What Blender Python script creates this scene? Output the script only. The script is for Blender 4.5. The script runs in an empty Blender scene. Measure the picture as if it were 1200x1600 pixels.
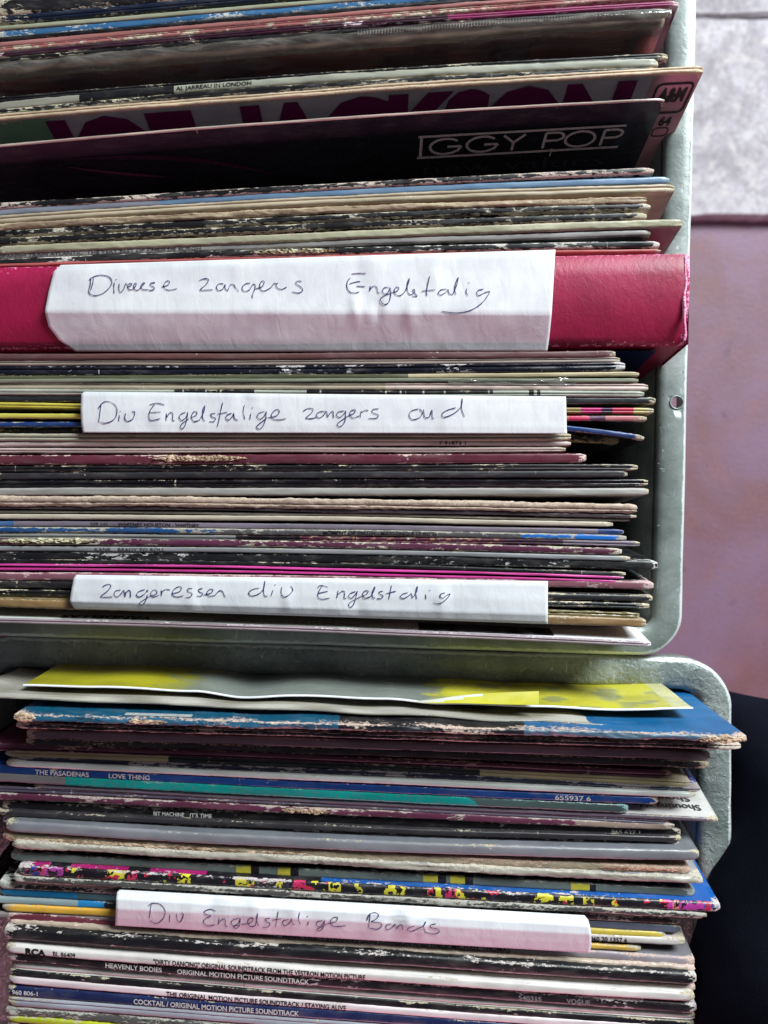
import bpy, bmesh, math, random
from mathutils import Vector, Matrix, noise
random.seed(7)
S = bpy.context.scene
C = S.collection
# ------------------------------------------------------------------ camera
H = 0.341                      # metres from lens to the spines of the records
FP = 1160.0                    # focal length in photograph pixels (1200 x 1600)
cam_d = bpy.data.cameras.new('camera'); cam = bpy.data.objects.new('camera', cam_d); C.objects.link(cam)
cam.location = (0, 0, H); cam.rotation_euler = (0, 0, 0)
cam_d.sensor_fit = 'VERTICAL'; cam_d.sensor_height = 24; cam_d.sensor_width = 18
cam_d.lens = 24 * FP / 1600
cam_d.clip_start = 0.01; cam_d.clip_end = 50
cam_d.dof.use_dof = True; cam_d.dof.focus_distance = H - 0.001; cam_d.dof.aperture_fstop = 4.2
S.camera = cam
# ------------------------------------------------------------------ world and lamps
wd = bpy.data.worlds.new('World'); S.world = wd; wd.use_nodes = True
bg = wd.node_tree.nodes['Background']
bg.inputs[0].default_value = (0.57, 0.53, 0.62, 1); bg.inputs[1].default_value = 0.16
def area(name, loc, target, sx, sy, power, col):
    l = bpy.data.lights.new(name, 'AREA'); l.shape = 'RECTANGLE'; l.size = sx; l.size_y = sy
    l.energy = power; l.color = col
    o = bpy.data.objects.new(name, l); C.objects.link(o); o.location = loc
    o.rotation_euler = (Vector(target) - Vector(loc)).to_track_quat('-Z', 'Y').to_euler()
    return o
area('daylight_opening', (0.95, 1.20, 0.80), (0.05, 0, 0), 0.85, 0.55, 66.0, (0.90, 0.98, 1.0))
area('rose_awning_light', (0.10, -1.25, 0.20), (0, 0, 0), 0.8, 0.3, 10.0, (1.0, 0.40, 0.55))
S.view_settings.view_transform = 'Standard'; S.view_settings.look = 'None'
S.view_settings.exposure = 0.0; S.view_settings.gamma = 1.0
S.render.engine = 'CYCLES'
# ------------------------------------------------------------------ helpers
def M(z): return FP / (H - z)
def P(px, py, z=0.0):
    m = M(z); return Vector(((px - 600) / m, (800 - py) / m, z))
def lin(c):
    c /= 255.0
    return c / 12.92 if c <= 0.04045 else ((c + 0.055) / 1.055) ** 2.4
def rgb(r, g, b): return (lin(r), lin(g), lin(b), 1)
def tag(o, label=None, cat=None, group=None, kind=None):
    if label: o['label'] = label
    if cat: o['category'] = cat
    if group: o['group'] = group
    if kind: o['kind'] = kind
    return o
def empty(name, loc=(0, 0, 0)):
    o = bpy.data.objects.new(name, None); o.empty_display_size = 0.01; C.objects.link(o); o.location = loc
    return o
def link(name, me, mat, parent=None, kind=None):
    o = bpy.data.objects.new(name, me); C.objects.link(o)
    if mat: me.materials.append(mat)
    if parent:
        o.parent = parent
        o.matrix_parent_inverse = Matrix.Translation(-Vector(parent.location))
    if kind: o['kind'] = kind
    return o
def pydata(name, vs, fs, smooth=False):
    me = bpy.data.meshes.new(name); me.from_pydata([tuple(v) for v in vs], [], fs)
    if smooth: me.polygons.foreach_set('use_smooth', [True] * len(me.polygons))
    me.update(); return me
def nz(x, y=0.0, z=0.0): return noise.noise(Vector((x, y, z)))
# ------------------------------------------------------------------ materials
def newmat(name):
    m = bpy.data.materials.new(name); m.use_nodes = True
    nt = m.node_tree; b = nt.nodes['Principled BSDF']
    return m, nt, b
class NT:
    def __init__(s, nt): s.nt = nt
    def n(s, t, **kw):
        o = s.nt.nodes.new(t)
        for k, v in kw.items():
            if k.startswith('i_'):
                key = k[2:]; key = int(key) if key.isdigit() else key.replace('_', ' ')
                o.inputs[key].default_value = v
            else: setattr(o, k, v)
        return o
    def l(s, a, b): s.nt.links.new(a, b)
    def math(s, op, a, b=None, clamp=False):
        o = s.n('ShaderNodeMath', operation=op, use_clamp=clamp)
        for i, v in enumerate((a, b)):
            if v is None: continue
            if isinstance(v, (int, float)): o.inputs[i].default_value = v
            else: s.l(v, o.inputs[i])
        return o.outputs[0]
    def mix(s, f, a, b):
        o = s.n('ShaderNodeMix', data_type='RGBA')
        for sock, v in ((o.inputs[0], f), (o.inputs[6], a), (o.inputs[7], b)):
            if isinstance(v, (int, float, tuple)): sock.default_value = v
            else: s.l(v, sock)
        return o.outputs[2]
    def noise(s, vec, scale, detail=4, rough=0.6, dist=0.0):
        o = s.n('ShaderNodeTexNoise'); o.inputs['Scale'].default_value = scale
        o.inputs['Detail'].default_value = detail; o.inputs['Roughness'].default_value = rough
        o.inputs['Distortion'].default_value = dist
        s.l(vec, o.inputs['Vector']); return o.outputs[0]
    def scaled(s, vec, sc):
        o = s.n('ShaderNodeMapping', vector_type='TEXTURE'); o.vector_type = 'POINT'
        o.inputs['Scale'].default_value = sc; s.l(vec, o.inputs['Vector']); return o.outputs[0]
    def step(s, v, lo, hi, a=0.0, b=1.0):
        o = s.n('ShaderNodeMapRange'); o.interpolation_type = 'SMOOTHSTEP'
        s.l(v, o.inputs[0]); o.inputs[1].default_value = lo; o.inputs[2].default_value = hi
        o.inputs[3].default_value = a; o.inputs[4].default_value = b
        return o.outputs[0]
_mc = {}
def card_mat(wc=(196, 184, 160), gloss=0.38, wear=0.5, dirt=0.3, blotch=False):
    key = (wc, gloss, round(wear, 2), dirt, blotch)
    if key in _mc: return _mc[key]
    m, nt, b = newmat('printed_card'); g = NT(nt)
    tc = g.n('ShaderNodeTexCoord'); oi = g.n('ShaderNodeObjectInfo')
    vm = g.n('ShaderNodeVectorMath', operation='ADD')
    off = g.n('ShaderNodeCombineXYZ'); r = g.math('MULTIPLY', oi.outputs['Random'], 37.0)
    g.l(r, off.inputs[0]); g.l(r, off.inputs[1]); g.l(r, off.inputs[2])
    g.l(tc.outputs['Object'], vm.inputs[0]); g.l(off.outputs[0], vm.inputs[1]); v = vm.outputs[0]
    pr = g.n('ShaderNodeAttribute', attribute_name='print').outputs['Color']
    wa = g.n('ShaderNodeAttribute', attribute_name='wear').outputs['Fac']
    cn_ = g.n('ShaderNodeTexNoise'); cn_.inputs['Detail'].default_value = 5; cn_.inputs['Roughness'].default_value = .62; cn_.inputs['Distortion'].default_value = .5
    g.l(g.scaled(v, (0.38, 1, 1)), cn_.inputs['Vector'])
    g.l(g.math('ADD', g.math('MULTIPLY', g.math('FRACT', g.math('MULTIPLY', oi.outputs['Random'], 7.31)), 900.0), 520.0), cn_.inputs['Scale']); chip = cn_.outputs[0]
    clus = g.noise(g.scaled(v, (1, 0.4, 0.4)), 38, 3, 0.6)
    s1 = g.math('ADD', g.math('MULTIPLY', chip, 0.9), g.math('MULTIPLY', clus, 0.85))
    s2 = g.math('ADD', s1, g.math('MULTIPLY', wa, 0.28))
    th = 1.325 - 0.33 * wear
    mask = g.math('MULTIPLY', g.step(s2, th, th + 0.035), g.step(wa, 0.0, 0.16))
    # short pale nicks running across the spine
    nick = g.noise(g.scaled(v, (1, 0.10, 0.10)), 520, 2, 0.5)
    nickm = g.math('MULTIPLY', g.step(nick, 0.735, 0.76), g.step(g.math('ADD', wa, clus), 0.72, 0.9))
    mask = g.math('MAXIMUM', mask, g.math('MULTIPLY', nickm, 0.8))
    cn = g.noise(v, 1500, 3, 0.7)
    w0 = rgb(*wc); wdk = tuple(x * 0.5 for x in w0[:3]) + (1,)
    wcol = g.mix(g.step(cn, 0.32, 0.62), wdk, w0)
    # handling dirt and rubbed print
    dn = g.noise(g.scaled(v, (0.3, 1, 1)), 260, 5, 0.65)
    dm = g.math('MULTIPLY', g.step(dn, 0.46, 0.78), dirt * 0.75)
    if blotch:   # comic print: ink blots eat into the bright fields, red rings near their edges
        bn = g.noise(v, 330, 3, 0.55, 0.6); bn2 = g.noise(v, 190, 2, 0.5)
        hot = g.mix(g.step(bn2, 0.60, 0.62), pr, rgb(186, 40, 70))
        pr = g.mix(g.step(bn, 0.535, 0.555), hot, rgb(20, 18, 24))
    pcol = g.mix(dm, pr, rgb(120, 113, 108))
    big = g.noise(g.scaled(v, (0.5, 1, 1)), 60, 3, 0.6)
    hs = g.n('ShaderNodeHueSaturation'); g.l(pcol, hs.inputs['Color']); g.l(g.step(big, 0.3, 0.7, 0.82, 1.14), hs.inputs['Value'])
    g.l(g.mix(mask, hs.outputs[0], wcol), b.inputs['Base Color'])
    rn = g.step(dn, 0.3, 0.7, gloss - 0.08, gloss + 0.14)
    rr = g.n('ShaderNodeMix', data_type='FLOAT'); g.l(mask, rr.inputs[0]); g.l(rn, rr.inputs[2]); rr.inputs[3].default_value = 0.92
    g.l(rr.outputs[0], b.inputs['Roughness'])
    b.inputs['Specular IOR Level'].default_value = 0.5
    hgt = g.math('ADD', g.math('MULTIPLY', g.math('MULTIPLY', mask, g.math('ADD', cn, 0.3)), -1.0), g.math('MULTIPLY', dn, 0.35))
    bp = g.n('ShaderNodeBump'); bp.inputs['Strength'].default_value = 0.5; bp.inputs['Distance'].default_value = 0.00025
    g.l(hgt, bp.inputs['Height']); g.l(bp.outputs[0], b.inputs['Normal'])
    _mc[key] = m; return m
def fibre_mat(name, c1, c2):
    m, nt, b = newmat(name); g = NT(nt)
    tc = g.n('ShaderNodeTexCoord'); v = tc.outputs['Object']
    a = g.noise(g.scaled(v, (0.35, 1, 1)), 900, 6, 0.7); a2 = g.noise(v, 90, 3, 0.6)
    f = g.step(g.math('ADD', g.math('MULTIPLY', a, 0.7), g.math('MULTIPLY', a2, 0.4)), 0.42, 0.68)
    g.l(g.mix(f, rgb(*c1), rgb(*c2)), b.inputs['Base Color']); b.inputs['Roughness'].default_value = 0.95
    b.inputs['Specular IOR Level'].default_value = 0.15
    bp = g.n('ShaderNodeBump'); bp.inputs['Strength'].default_value = 0.8; bp.inputs['Distance'].default_value = 0.0004
    g.l(a, bp.inputs['Height']); g.l(bp.outputs[0], b.inputs['Normal'])
    return m
M_torn = fibre_mat('torn_brown_card', (112, 86, 68), (214, 188, 160))
M_torn_pale = fibre_mat('torn_pale_card', (120, 112, 84), (214, 208, 176))
def flat_mat(name, c, rough=0.5, spec=0.4, chips=0.0):
    m, nt, b = newmat(name); g = NT(nt)
    tc = g.n('ShaderNodeTexCoord')
    a = g.noise(tc.outputs['Object'], 1100, 4, 0.65)
    c0 = rgb(*c); c1 = tuple(x * 0.72 for x in c0[:3]) + (1,)
    g.l(g.mix(g.step(a, 0.38, 0.6), c1, c0), b.inputs['Base Color'])
    b.inputs['Roughness'].default_value = rough; b.inputs['Specular IOR Level'].default_value = spec
    return m
M_ink_w = flat_mat('white_print', (212, 208, 204)); M_ink_k = flat_mat('black_print', (26, 24, 26))
M_ink_grey = flat_mat('worn_grey_print', (70, 66, 68)); M_ink_dim = flat_mat('dim_white_print', (128, 122, 124))
M_ink_mag = flat_mat('magenta_print', (124, 22, 84)); M_ink_pink = flat_mat('pale_pink_print', (238, 214, 214))
M_pen = flat_mat('ballpoint_ink', (44, 42, 108), 0.5, 0.3); M_ink_vdim = flat_mat('shadowy_print', (62, 55, 66))
def paper_mat():
    m, nt, b = newmat('white_paper'); g = NT(nt)
    v = g.n('ShaderNodeTexCoord').outputs['Object']
    a = g.noise(v, 1600, 4, 0.6); a2 = g.noise(v, 60, 4, 0.6); a3 = g.noise(g.scaled(v, (1, .4, 1)), 130, 3, 0.55, 1.0)
    g.l(g.mix(g.step(a2, 0.35, 0.7), rgb(226, 227, 230), rgb(214, 214, 219)), b.inputs['Base Color'])
    b.inputs['Roughness'].default_value = 0.75; b.inputs['Specular IOR Level'].default_value = 0.3
    bp = g.n('ShaderNodeBump'); bp.inputs['Strength'].default_value = 0.45; bp.inputs['Distance'].default_value = 0.0006
    hh = g.math('ADD', g.math('MULTIPLY', a, 0.10), g.math('MULTIPLY', a3, 0.9))
    g.l(hh, bp.inputs['Height']); g.l(bp.outputs[0], b.inputs['Normal'])
    return m
M_paper = paper_mat()
def plastic_mat(name, tint, haze=0.25, rough=0.12):
    m, nt, b = newmat(name); g = NT(nt); nt.nodes.remove(b)
    out = nt.nodes['Material Output']
    v = g.n('ShaderNodeTexCoord').outputs['Object']
    a = g.noise(g.scaled(v, (0.25, 1, 1)), 140, 4, 0.6, 1.5)
    bp = g.n('ShaderNodeBump'); bp.inputs['Strength'].default_value = 0.5; bp.inputs['Distance'].default_value = 0.0015
    g.l(a, bp.inputs['Height'])
    tr = g.n('ShaderNodeBsdfTransparent'); tr.inputs[0].default_value = (0.86, 0.86, 0.85, 1)
    gl = g.n('ShaderNodeBsdfGlossy'); gl.inputs['Roughness'].default_value = rough; gl.inputs[0].default_value = (0.9, 0.9, 0.9, 1)
    df = g.n('ShaderNodeBsdfDiffuse'); df.inputs[0].default_value = rgb(*tint)
    g.l(bp.outputs[0], gl.inputs['Normal']); g.l(bp.outputs[0], df.inputs['Normal'])
    fr = g.n('ShaderNodeFresnel'); fr.inputs[0].default_value = 1.5; g.l(bp.outputs[0], fr.inputs['Normal'])
    m1 = g.n('ShaderNodeMixShader'); g.l(g.step(a, 0.35, 0.7, haze * 0.5, haze * 1.5), m1.inputs[0]); g.l(tr.outputs[0], m1.inputs[1]); g.l(df.outputs[0], m1.inputs[2])
    m2 = g.n('ShaderNodeMixShader'); g.l(fr.outputs[0], m2.inputs[0]); g.l(m1.outputs[0], m2.inputs[1]); g.l(gl.outputs[0], m2.inputs[2])
    g.l(m2.outputs[0], out.inputs[0]); return m
M_clear = plastic_mat('clear_plastic', (176, 170, 162), 0.22)
M_cloudy = plastic_mat('cloudy_plastic', (150, 146, 136), 0.62, 0.25)
def metal_mat(name, pit):
    m, nt, b = newmat(name); g = NT(nt)
    v = g.n('ShaderNodeTexCoord').outputs['Object']
    a = g.noise(v, 35, 5, 0.6, 0.3); p = g.noise(v, 260, 4, 0.6, 0.6); f = g.noise(v, 1300, 3, 0.6)
    sc = g.noise(g.scaled(v, (1, 0.18, 1)), 420, 3, 0.5, 1.2)
    base = g.mix(g.step(a, 0.3, 0.72), rgb(114, 124, 120), rgb(156, 164, 160))
    s = g.math('MULTIPLY', g.step(sc, 0.655, 0.69), g.step(a, 0.40, 0.60))
    chips = g.step(g.noise(v, 420, 4, 0.62, 0.6), 0.665 - 0.055 * pit, 0.70 - 0.05 * pit)
    base = g.mix(g.math('MULTIPLY', s, 0.6), base, rgb(206, 214, 212))
    base = g.mix(g.math('MULTIPLY', chips, 0.5 * pit + 0.15), base, rgb(212, 218, 216))
    dk = g.step(g.noise(v, 310, 4, 0.7), 0.67, 0.70)
    base = g.mix(g.math('MULTIPLY', dk, 0.6), base, rgb(52, 54, 54))
    glint = g.n('ShaderNodeAttribute', attribute_name='edge_glint').outputs['Fac']  # highlight along the rim's outer edge, put into the paint colour
    base = g.mix(g.math('MULTIPLY', g.step(g.math('ADD', glint, g.math('MULTIPLY', p, 0.8)), 0.95, 1.3), 0.85), base, rgb(226, 232, 230))
    g.l(base, b.inputs['Base Color']); b.inputs['Metallic'].default_value = 0.15
    g.l(g.step(a, 0.3, 0.7, 0.28, 0.48), b.inputs['Roughness'])
    hh = g.math('ADD', g.math('MULTIPLY', chips, -1.0), g.math('ADD', g.math('MULTIPLY', p, 1.3 * pit), g.math('MULTIPLY', f, 0.12)))
    bp = g.n('ShaderNodeBump'); bp.inputs['Strength'].default_value = 0.6 + 0.3 * pit; bp.inputs['Distance'].default_value = 0.0006 + 0.0004 * pit
    g.l(hh, bp.inputs['Height']); g.l(bp.outputs[0], b.inputs['Normal']); return m
M_metal_a = metal_mat('grey_green_metal', 0.25); M_metal_b = metal_mat('pitted_grey_green_metal', 1.0)
# ------------------------------------------------------------------ colour names (how the card looks in even light)
BLK = (24, 24, 27); INK = (18, 18, 22); NAVY = (24, 34, 56); DGR = (58, 56, 60); GRY = (122, 118, 122); LGR = (158, 154, 152)
CRM = (186, 174, 150); TAN = (150, 132, 110); PCR = (196, 180, 170); MAR = (92, 40, 58); DMR = (60, 28, 46); GGR = (128, 134, 122)
WHT = (212, 208, 202); BLU = (52, 100, 142); BBL = (20, 92, 168); YEL = (206, 196, 62); OLV = (84, 84, 62)
TEA = (18, 150, 144); MAG = (190, 30, 110); PNK = (214, 74, 158); GOLD = (214, 164, 62)
def yfun(y0, y5, yr, xr):
    def f(x):  # quadratic through (0,y0) (500,y5) (xr,yr)
        x0, x1, x2 = 0.0, 500.0, float(xr)
        return (y0 * (x - x1) * (x - x2) / ((x0 - x1) * (x0 - x2)) + y5 * (x - x0) * (x - x2) / ((x1 - x0) * (x1 - x2))
                + yr * (x - x0) * (x - x1) / ((x2 - x0) * (x2 - x1)))
    return f
def seg(spec, px, k=0.0):
    if callable(spec): return spec(px, k)
    if isinstance(spec, tuple): return spec
    for a, b_, c in spec:
        if a <= px < b_: return c
    return spec[-1][2]
class Sleeve: pass
def record_sleeve(lab, y, t, c, xr, xl=None, f=None, b=None, w=0.5, g=0.38, wc=(196, 184, 160), z=None, lean=None,
                  rough=0.0, cols=None, depth=0.300, group=None, name='record_sleeve', cat='record', endw=1.0, yf=None,
                  taper=0.6, flat=0.5, blotch=False, groove=None, panel_t=None, dirt=0.3, lift=0.0, nocat=False):
    s = Sleeve()
    if xl is not None:
        zt = H - FP * 0.315 / (xr - xl)
        zt = max(-0.002, min(0.003, zt))
    else: zt = 0.0
    if z is not None: zt = z
    zt += random.uniform(-0.0006, 0.0006) + lift
    m = M(zt)
    if xl is None: xl = xr - 0.315 * m
    yf = yf or yfun(*y, xr)
    seed = random.random() * 100
    if lean is None: lean = lean_at(yf(600))
    tl = math.tan(math.radians(lean))
    hf = t / m / 2
    f = f or (c if isinstance(c, tuple) else BLK); b = b or f
    cols = cols or (230 if rough > 0.3 else 130)
    xs = [xl + (xr - xl) * i / cols for i in range(cols + 1)]
    r = min(hf, 0.0012) * (1.3 - flat)
    # rings: (lateral -1..1, depth, wear)
    top = [(1, r * 1.2, .75), (0.93, r * 0.35, 1.0), (0.62, r * 0.05, .45), (0.25, 0, .25), (-0.25, 0, .25), (-0.62, r * 0.05, .45), (-0.93, r * 0.35, 1.0), (-1, r * 1.2, .75)]
    if groove is None: groove = random.random() < .42 and t >= 8
    if groove:
        gv = random.uniform(-.35, .35); top = top[:3] + [(gv + .16, r * .02, .5), (gv + .07, .0004, .1), (gv, .0011, 0), (gv - .07, .0004, .1), (gv - .16, r * .02, .5)] + top[5:]
    back = [(1, depth, 0), (1, 0.12, 0), (1, 0.05, 0), (1, 0.020, 0.0), (1, 0.006, .12), (1, r * 1.2, .75)]
    front = [(-1, r * 1.2, .75), (-1, 0.006, .12), (-1, 0.020, 0.0), (-1, 0.05, 0), (-1, 0.12, 0), (-1, depth, 0)]
    def pos(px, v, d):
        X = (px - 600) / m
        bow = nz(px * 0.004 + seed, seed) * 0.00035
        Y = (800 - yf(px)) / m + bow
        e = min(px - xl, xr - px) / m
        cut = max(0.0, 1 - e / 0.004)
        tp = 1 + (taper - 1) * (d / 0.3)
        dd = d
        hv = hf * (1 - 0.35 * cut * cut if endw else 1)
        if d < 0.01:
            dd += 0.0012 * cut * cut * endw
            q = (1.1 + 3.5 * rough)
            zz = nz(px * 0.017 + seed, v * 0.7, seed) * 0.00016 * q + nz(px * 0.09 + seed, v * 2.6, seed) * 0.00007 * q + nz(px * 0.41 + seed, v * 3.0, seed) * 0.00009 * q * (1 + cut * 3)
            dd += zz
            hv *= 1 + rough * (0.30 * nz(px * 0.013, v * 2 + seed, 3) + 0.16 * nz(px * 0.16, v * 3 + seed, 8) + 0.22 * max(0, nz(px * 0.06, v + seed, 1) - .25) * 3) + 0.10 * nz(px * 0.11, v * 3 + seed, 5)
        return Vector((X, Y + v * hv * tp - d * tl, zt - dd))
    s.pos, s.xl, s.xr, s.hf, s.z, s.m, s.yf, s.lean, s.r = pos, xl, xr, hf, zt, m, yf, lean, r
    root = empty(name, (((xl + xr) / 2 - 600) / m, (800 - yf((xl + xr) / 2)) / m - depth * tl, zt - depth))
    s.root = root
    mat = card_mat(wc, g, w, dirt); mat_s = card_mat(wc, g, w, dirt, True) if blotch else mat
    def strip(nm, rings, colf, caps=False):
        vs, wr, fs, cl = [], [], [], []
        n = len(rings)
        for i, px in enumerate(xs):
            e = min(px - xl, xr - px) / m
            ew = max(0.0, 1 - e / 0.007) * endw
            for (v, d, wv) in rings:
                vs.append(pos(px, v, d)); wr.append(min(2.0, wv + ew * (1.3 if d < 0.004 else 0.5 if d < 0.02 else 0.15 if d < 0.06 else 0.0)))
        for i in range(cols):
            pc = (xs[i] + xs[i + 1]) / 2
            for j in range(n - 1):
                fs.append((i * n + j, i * n + j + 1, (i + 1) * n + j + 1, (i + 1) * n + j))
                cl.append(colf(pc, (j + 0.5) / (n - 1)))
        if caps:
            for i, px in ((0, xl), (cols, xr)):
                # ring of the section at this end, closed with the front rings rebuilt at the same places
                base = len(vs)
                for (v, d, wv) in rings:
                    vs.append(pos(px, -v, d)); wr.append(wv + (0.8 if d < 0.06 else 0.3))
                for j in range(n - 1):
                    q = (i * n + j, i * n + j + 1, base + j + 1, base + j)
                    fs.append(q); cl.append(tuple(int(x * 0.55 + 30) for x in colf(px, 0.5)))
        me = pydata(nm, vs, fs, True)
        ca = me.attributes.new('print', 'FLOAT_COLOR', 'CORNER')
        buf = []
        for q, cc in zip(fs, cl): buf.extend(list(rgb(*cc)) * 4)
        ca.data.foreach_set('color', buf)
        wa = me.attributes.new('wear', 'FLOAT', 'POINT'); wa.data.foreach_set('value', wr)
        return link(nm, me, mat_s if nm == 'spine' else mat, root)
    strip('spine', top, lambda p, k: seg(c, p, k))
    strip('back_panel', back, lambda p, k: seg(b, p, k), caps=True)
    strip('front_panel', front, lambda p, k: seg(f, p, k))
    tag(root, lab, cat, group)
    return s
LEAN = [(-80, 15), (110, 17), (160, 19), (300, 15), (420, 9), (620, 4), (800, 1), (990, -3), (1060, -3), (1150, -5), (1300, -9), (1420, -12), (1620, -17), (1800, -18)]
def lean_at(y):
    for (a, la), (b, lb) in zip(LEAN, LEAN[1:]):
        if a <= y <= b: return la + (lb - la) * (y - a) / (b - a)
    return LEAN[0][1] if y < 0 else LEAN[-1][1]
# ------------------------------------------------------------------ lettering
def text_mesh(body, bold=0.0, spacing=1.0):
    cu = bpy.data.curves.new('lettering', 'FONT'); cu.body = body; cu.size = 1; cu.offset = bold
    cu.resolution_u = 3; cu.space_character = spacing
    o = bpy.data.objects.new('lettering', cu); C.objects.link(o)
    dg = bpy.context.evaluated_depsgraph_get(); dg.update()
    me = bpy.data.meshes.new_from_object(o.evaluated_get(dg))
    bpy.data.objects.remove(o); bpy.data.curves.remove(cu)
    vs = [v.co.copy() for v in me.vertices]; fs = [tuple(p.vertices) for p in me.polygons]
    bpy.data.meshes.remove(me)
    x0 = min(v.x for v in vs); x1 = max(v.x for v in vs)
    y0, y1 = 0.0, 0.729
    return [((v.x - x0) / (x1 - x0), (v.y - y0) / (y1 - y0)) for v in vs], fs
def spine_text(s, body, xa, xb, mat=None, h=0.62, up=0.0, bold=0.018, name='title_lettering', flip=False):
    """print on the spine between photo columns xa and xb; h = height as a share of the spine"""
    uv, fs = text_mesh(body, bold)
    vs = []
    for u, v in uv:
        if flip: u, v = 1 - u, 1 - v
        px = xa + u * (xb - xa)
        lat = (v - 0.5) * 2 * h + up
        p = s.pos(px, max(-1.0, min(1.0, lat)), 0.0)
        vs.append(Vector((p.x, p.y, s.z + 0.00018)))
    return link(name, pydata(name, vs, fs), mat or M_ink_w, s.root)
def face_text(s, body, xa, xb, d0, d1, side, mat, bold=0.02, name='title_lettering', sp=1.0, slant=0.0):
    """print on a face. side -1 = front (towards -y), +1 = back (reads the other way round). d0 = depth of letter tops"""
    uv, fs = text_mesh(body, bold, sp)
    vs = []
    for u, v in uv:
        px = xa + (u + slant * v) * (xb - xa) if side < 0 else xb - u * (xb - xa)
        d = d1 + (d0 - d1) * v
        p = s.pos(px, side, max(d, 0.0101)) if d > 0.0101 else s.pos(px, side, 0.0101)
        if d <= 0.0101:
            q = s.pos(px, side, 0.0101); tl = math.tan(math.radians(s.lean)); p = Vector((q.x, q.y + (0.0101 - d) * tl, s.z - d))
        p.y += side * 0.00045
        vs.append(p)
    return link(name, pydata(name, vs, fs), mat, s.root)
def strokes_on(s, strokes, xa, xb, d0, d1, side, mat, wid, name='title_lettering'):
    """thin drawn letters on a face: strokes in a unit box (x right, y up), width in metres"""
    vs, fs = [], []
    def at(u, v):
        px = xa + u * (xb - xa); d = d1 + (d0 - d1) * v
        p = s.pos(px, side, max(d, 0.0101)); p.z = s.z - d
        if d < 0.0101: p.y += (0.0101 - d) * math.tan(math.radians(s.lean))
        p.y += side * 0.00045; return p
    for st in strokes:
        pts = [at(u, v) for u, v in st]
        ribbon(pts, wid, Vector((0, -1, 0.3)) if side < 0 else Vector((0, 1, 0.3)), vs, fs)
    return link(name, pydata(name, vs, fs), mat, s.root)
def ribbon(pts, wid, nrm, vs, fs):
    n = len(pts); base = len(vs)
    for i, p in enumerate(pts):
        t = (pts[min(i + 1, n - 1)] - pts[max(i - 1, 0)])
        if t.length < 1e-9: t = Vector((1, 0, 0))
        q = t.normalized().cross(nrm.normalized()).normalized() * ((wid[i] if isinstance(wid, list) else wid) / 2)
        vs.append(p + q); vs.append(p - q)
    for i in range(n - 1):
        a = base + i * 2; fs.append((a, a + 1, a + 3, a + 2))
def torn_patch(s, xa, xb, wmul=1.1, mat=None, up=0.0, hgt=0.0013, seed=0):
    n = max(10, int((xb - xa) / 2.2)); k = 7; vs, fs = [], []
    for i in range(n + 1):
        u = i / n; px = xa + u * (xb - xa)
        env = min(1, 4.5 * u + 0.15, 4.5 * (1 - u) + 0.15)
        env *= 0.8 + 0.45 * nz(px * 0.07, seed)
        for j in range(k):
            lat = (j / (k - 1) * 2 - 1)
            p = s.pos(px, 0, 0.0)
            yy = p.y + s.hf * (lat * wmul * env + up + 0.25 * nz(px * 0.2, j * 0.9, seed))
            h = (1 - lat * lat) ** 0.5 * hgt * env if abs(lat) < 1 else -0.0008
            h += hgt * 0.7 * nz(px * 0.22, j * 1.7, seed + 4) + hgt * 0.4 * nz(px * 0.7, j * 2.7, seed + 9)
            vs.append(Vector((p.x, yy, s.z + h)))
    for i in range(n):
        for j in range(k - 1):
            a = i * k + j; fs.append((a, a + 1, a + k + 1, a + k))
    return link('torn_patch', pydata('torn_patch', vs, fs, False), mat or M_torn, s.root)
# ================================================================== SETTING
def floor_mat():
    m, nt, b = newmat('mauve_floor'); g = NT(nt)
    v = g.n('ShaderNodeTexCoord').outputs['Object']
    a = g.noise(v, 9, 5, 0.6, 0.5); c = g.noise(v, 45, 5, 0.65); d = g.noise(v, 400, 3, 0.6)
    col = g.mix(g.step(a, 0.35, 0.66), rgb(112, 78, 84), rgb(120, 94, 116))
    col = g.mix(g.step(c, 0.45, 0.75, 0, 0.6), col, rgb(128, 90, 92))
    col = g.mix(g.step(g.noise(v, 30, 2, 0.5), 0.66, 0.74, 0, 0.55), col, rgb(58, 44, 62))
    g.l(col, b.inputs['Base Color']); b.inputs['Roughness'].default_value = 0.6
    bp = g.n('ShaderNodeBump'); bp.inputs['Strength'].default_value = 0.4; bp.inputs['Distance'].default_value = 0.002
    g.l(d, bp.inputs['Height']); g.l(bp.outputs[0], b.inputs['Normal']); return m
def slab_mat():
    m, nt, b = newmat('pale_concrete'); g = NT(nt)
    v = g.n('ShaderNodeTexCoord').outputs['Object']
    a = g.noise(v, 30, 6, 0.65, 0.4); d = g.noise(v, 260, 4, 0.7)
    col = g.mix(g.step(a, 0.34, 0.66), rgb(144, 138, 144), rgb(188, 184, 190))
    col = g.mix(g.step(d, 0.4, 0.7, 0, 0.5), col, rgb(112, 104, 108)); col = g.mix(g.step(g.noise(v, 75, 5, 0.7), 0.5, 0.68, 0, 0.5), col, rgb(206, 198, 192))
    g.l(col, b.inputs['Base Color']); b.inputs['Roughness'].default_value = 0.8
    bp = g.n('ShaderNodeBump'); bp.inputs['Strength'].default_value = 0.5; bp.inputs['Distance'].default_value = 0.002
    g.l(d, bp.inputs['Height']); g.l(bp.outputs[0], b.inputs['Normal']); return m
ZF = -0.36
bm = bmesh.new(); bmesh.ops.create_grid(bm, x_segments=40, y_segments=40, size=3.0)
for v in bm.verts: v.co.z = ZF + 0.002 * nz(v.co.x * 3, v.co.y * 3)
me = bpy.data.meshes.new('floor'); bm.to_mesh(me); bm.free()
floor = tag(link('floor', me, floor_mat()), kind='structure')
MS = slab_mat()
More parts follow.
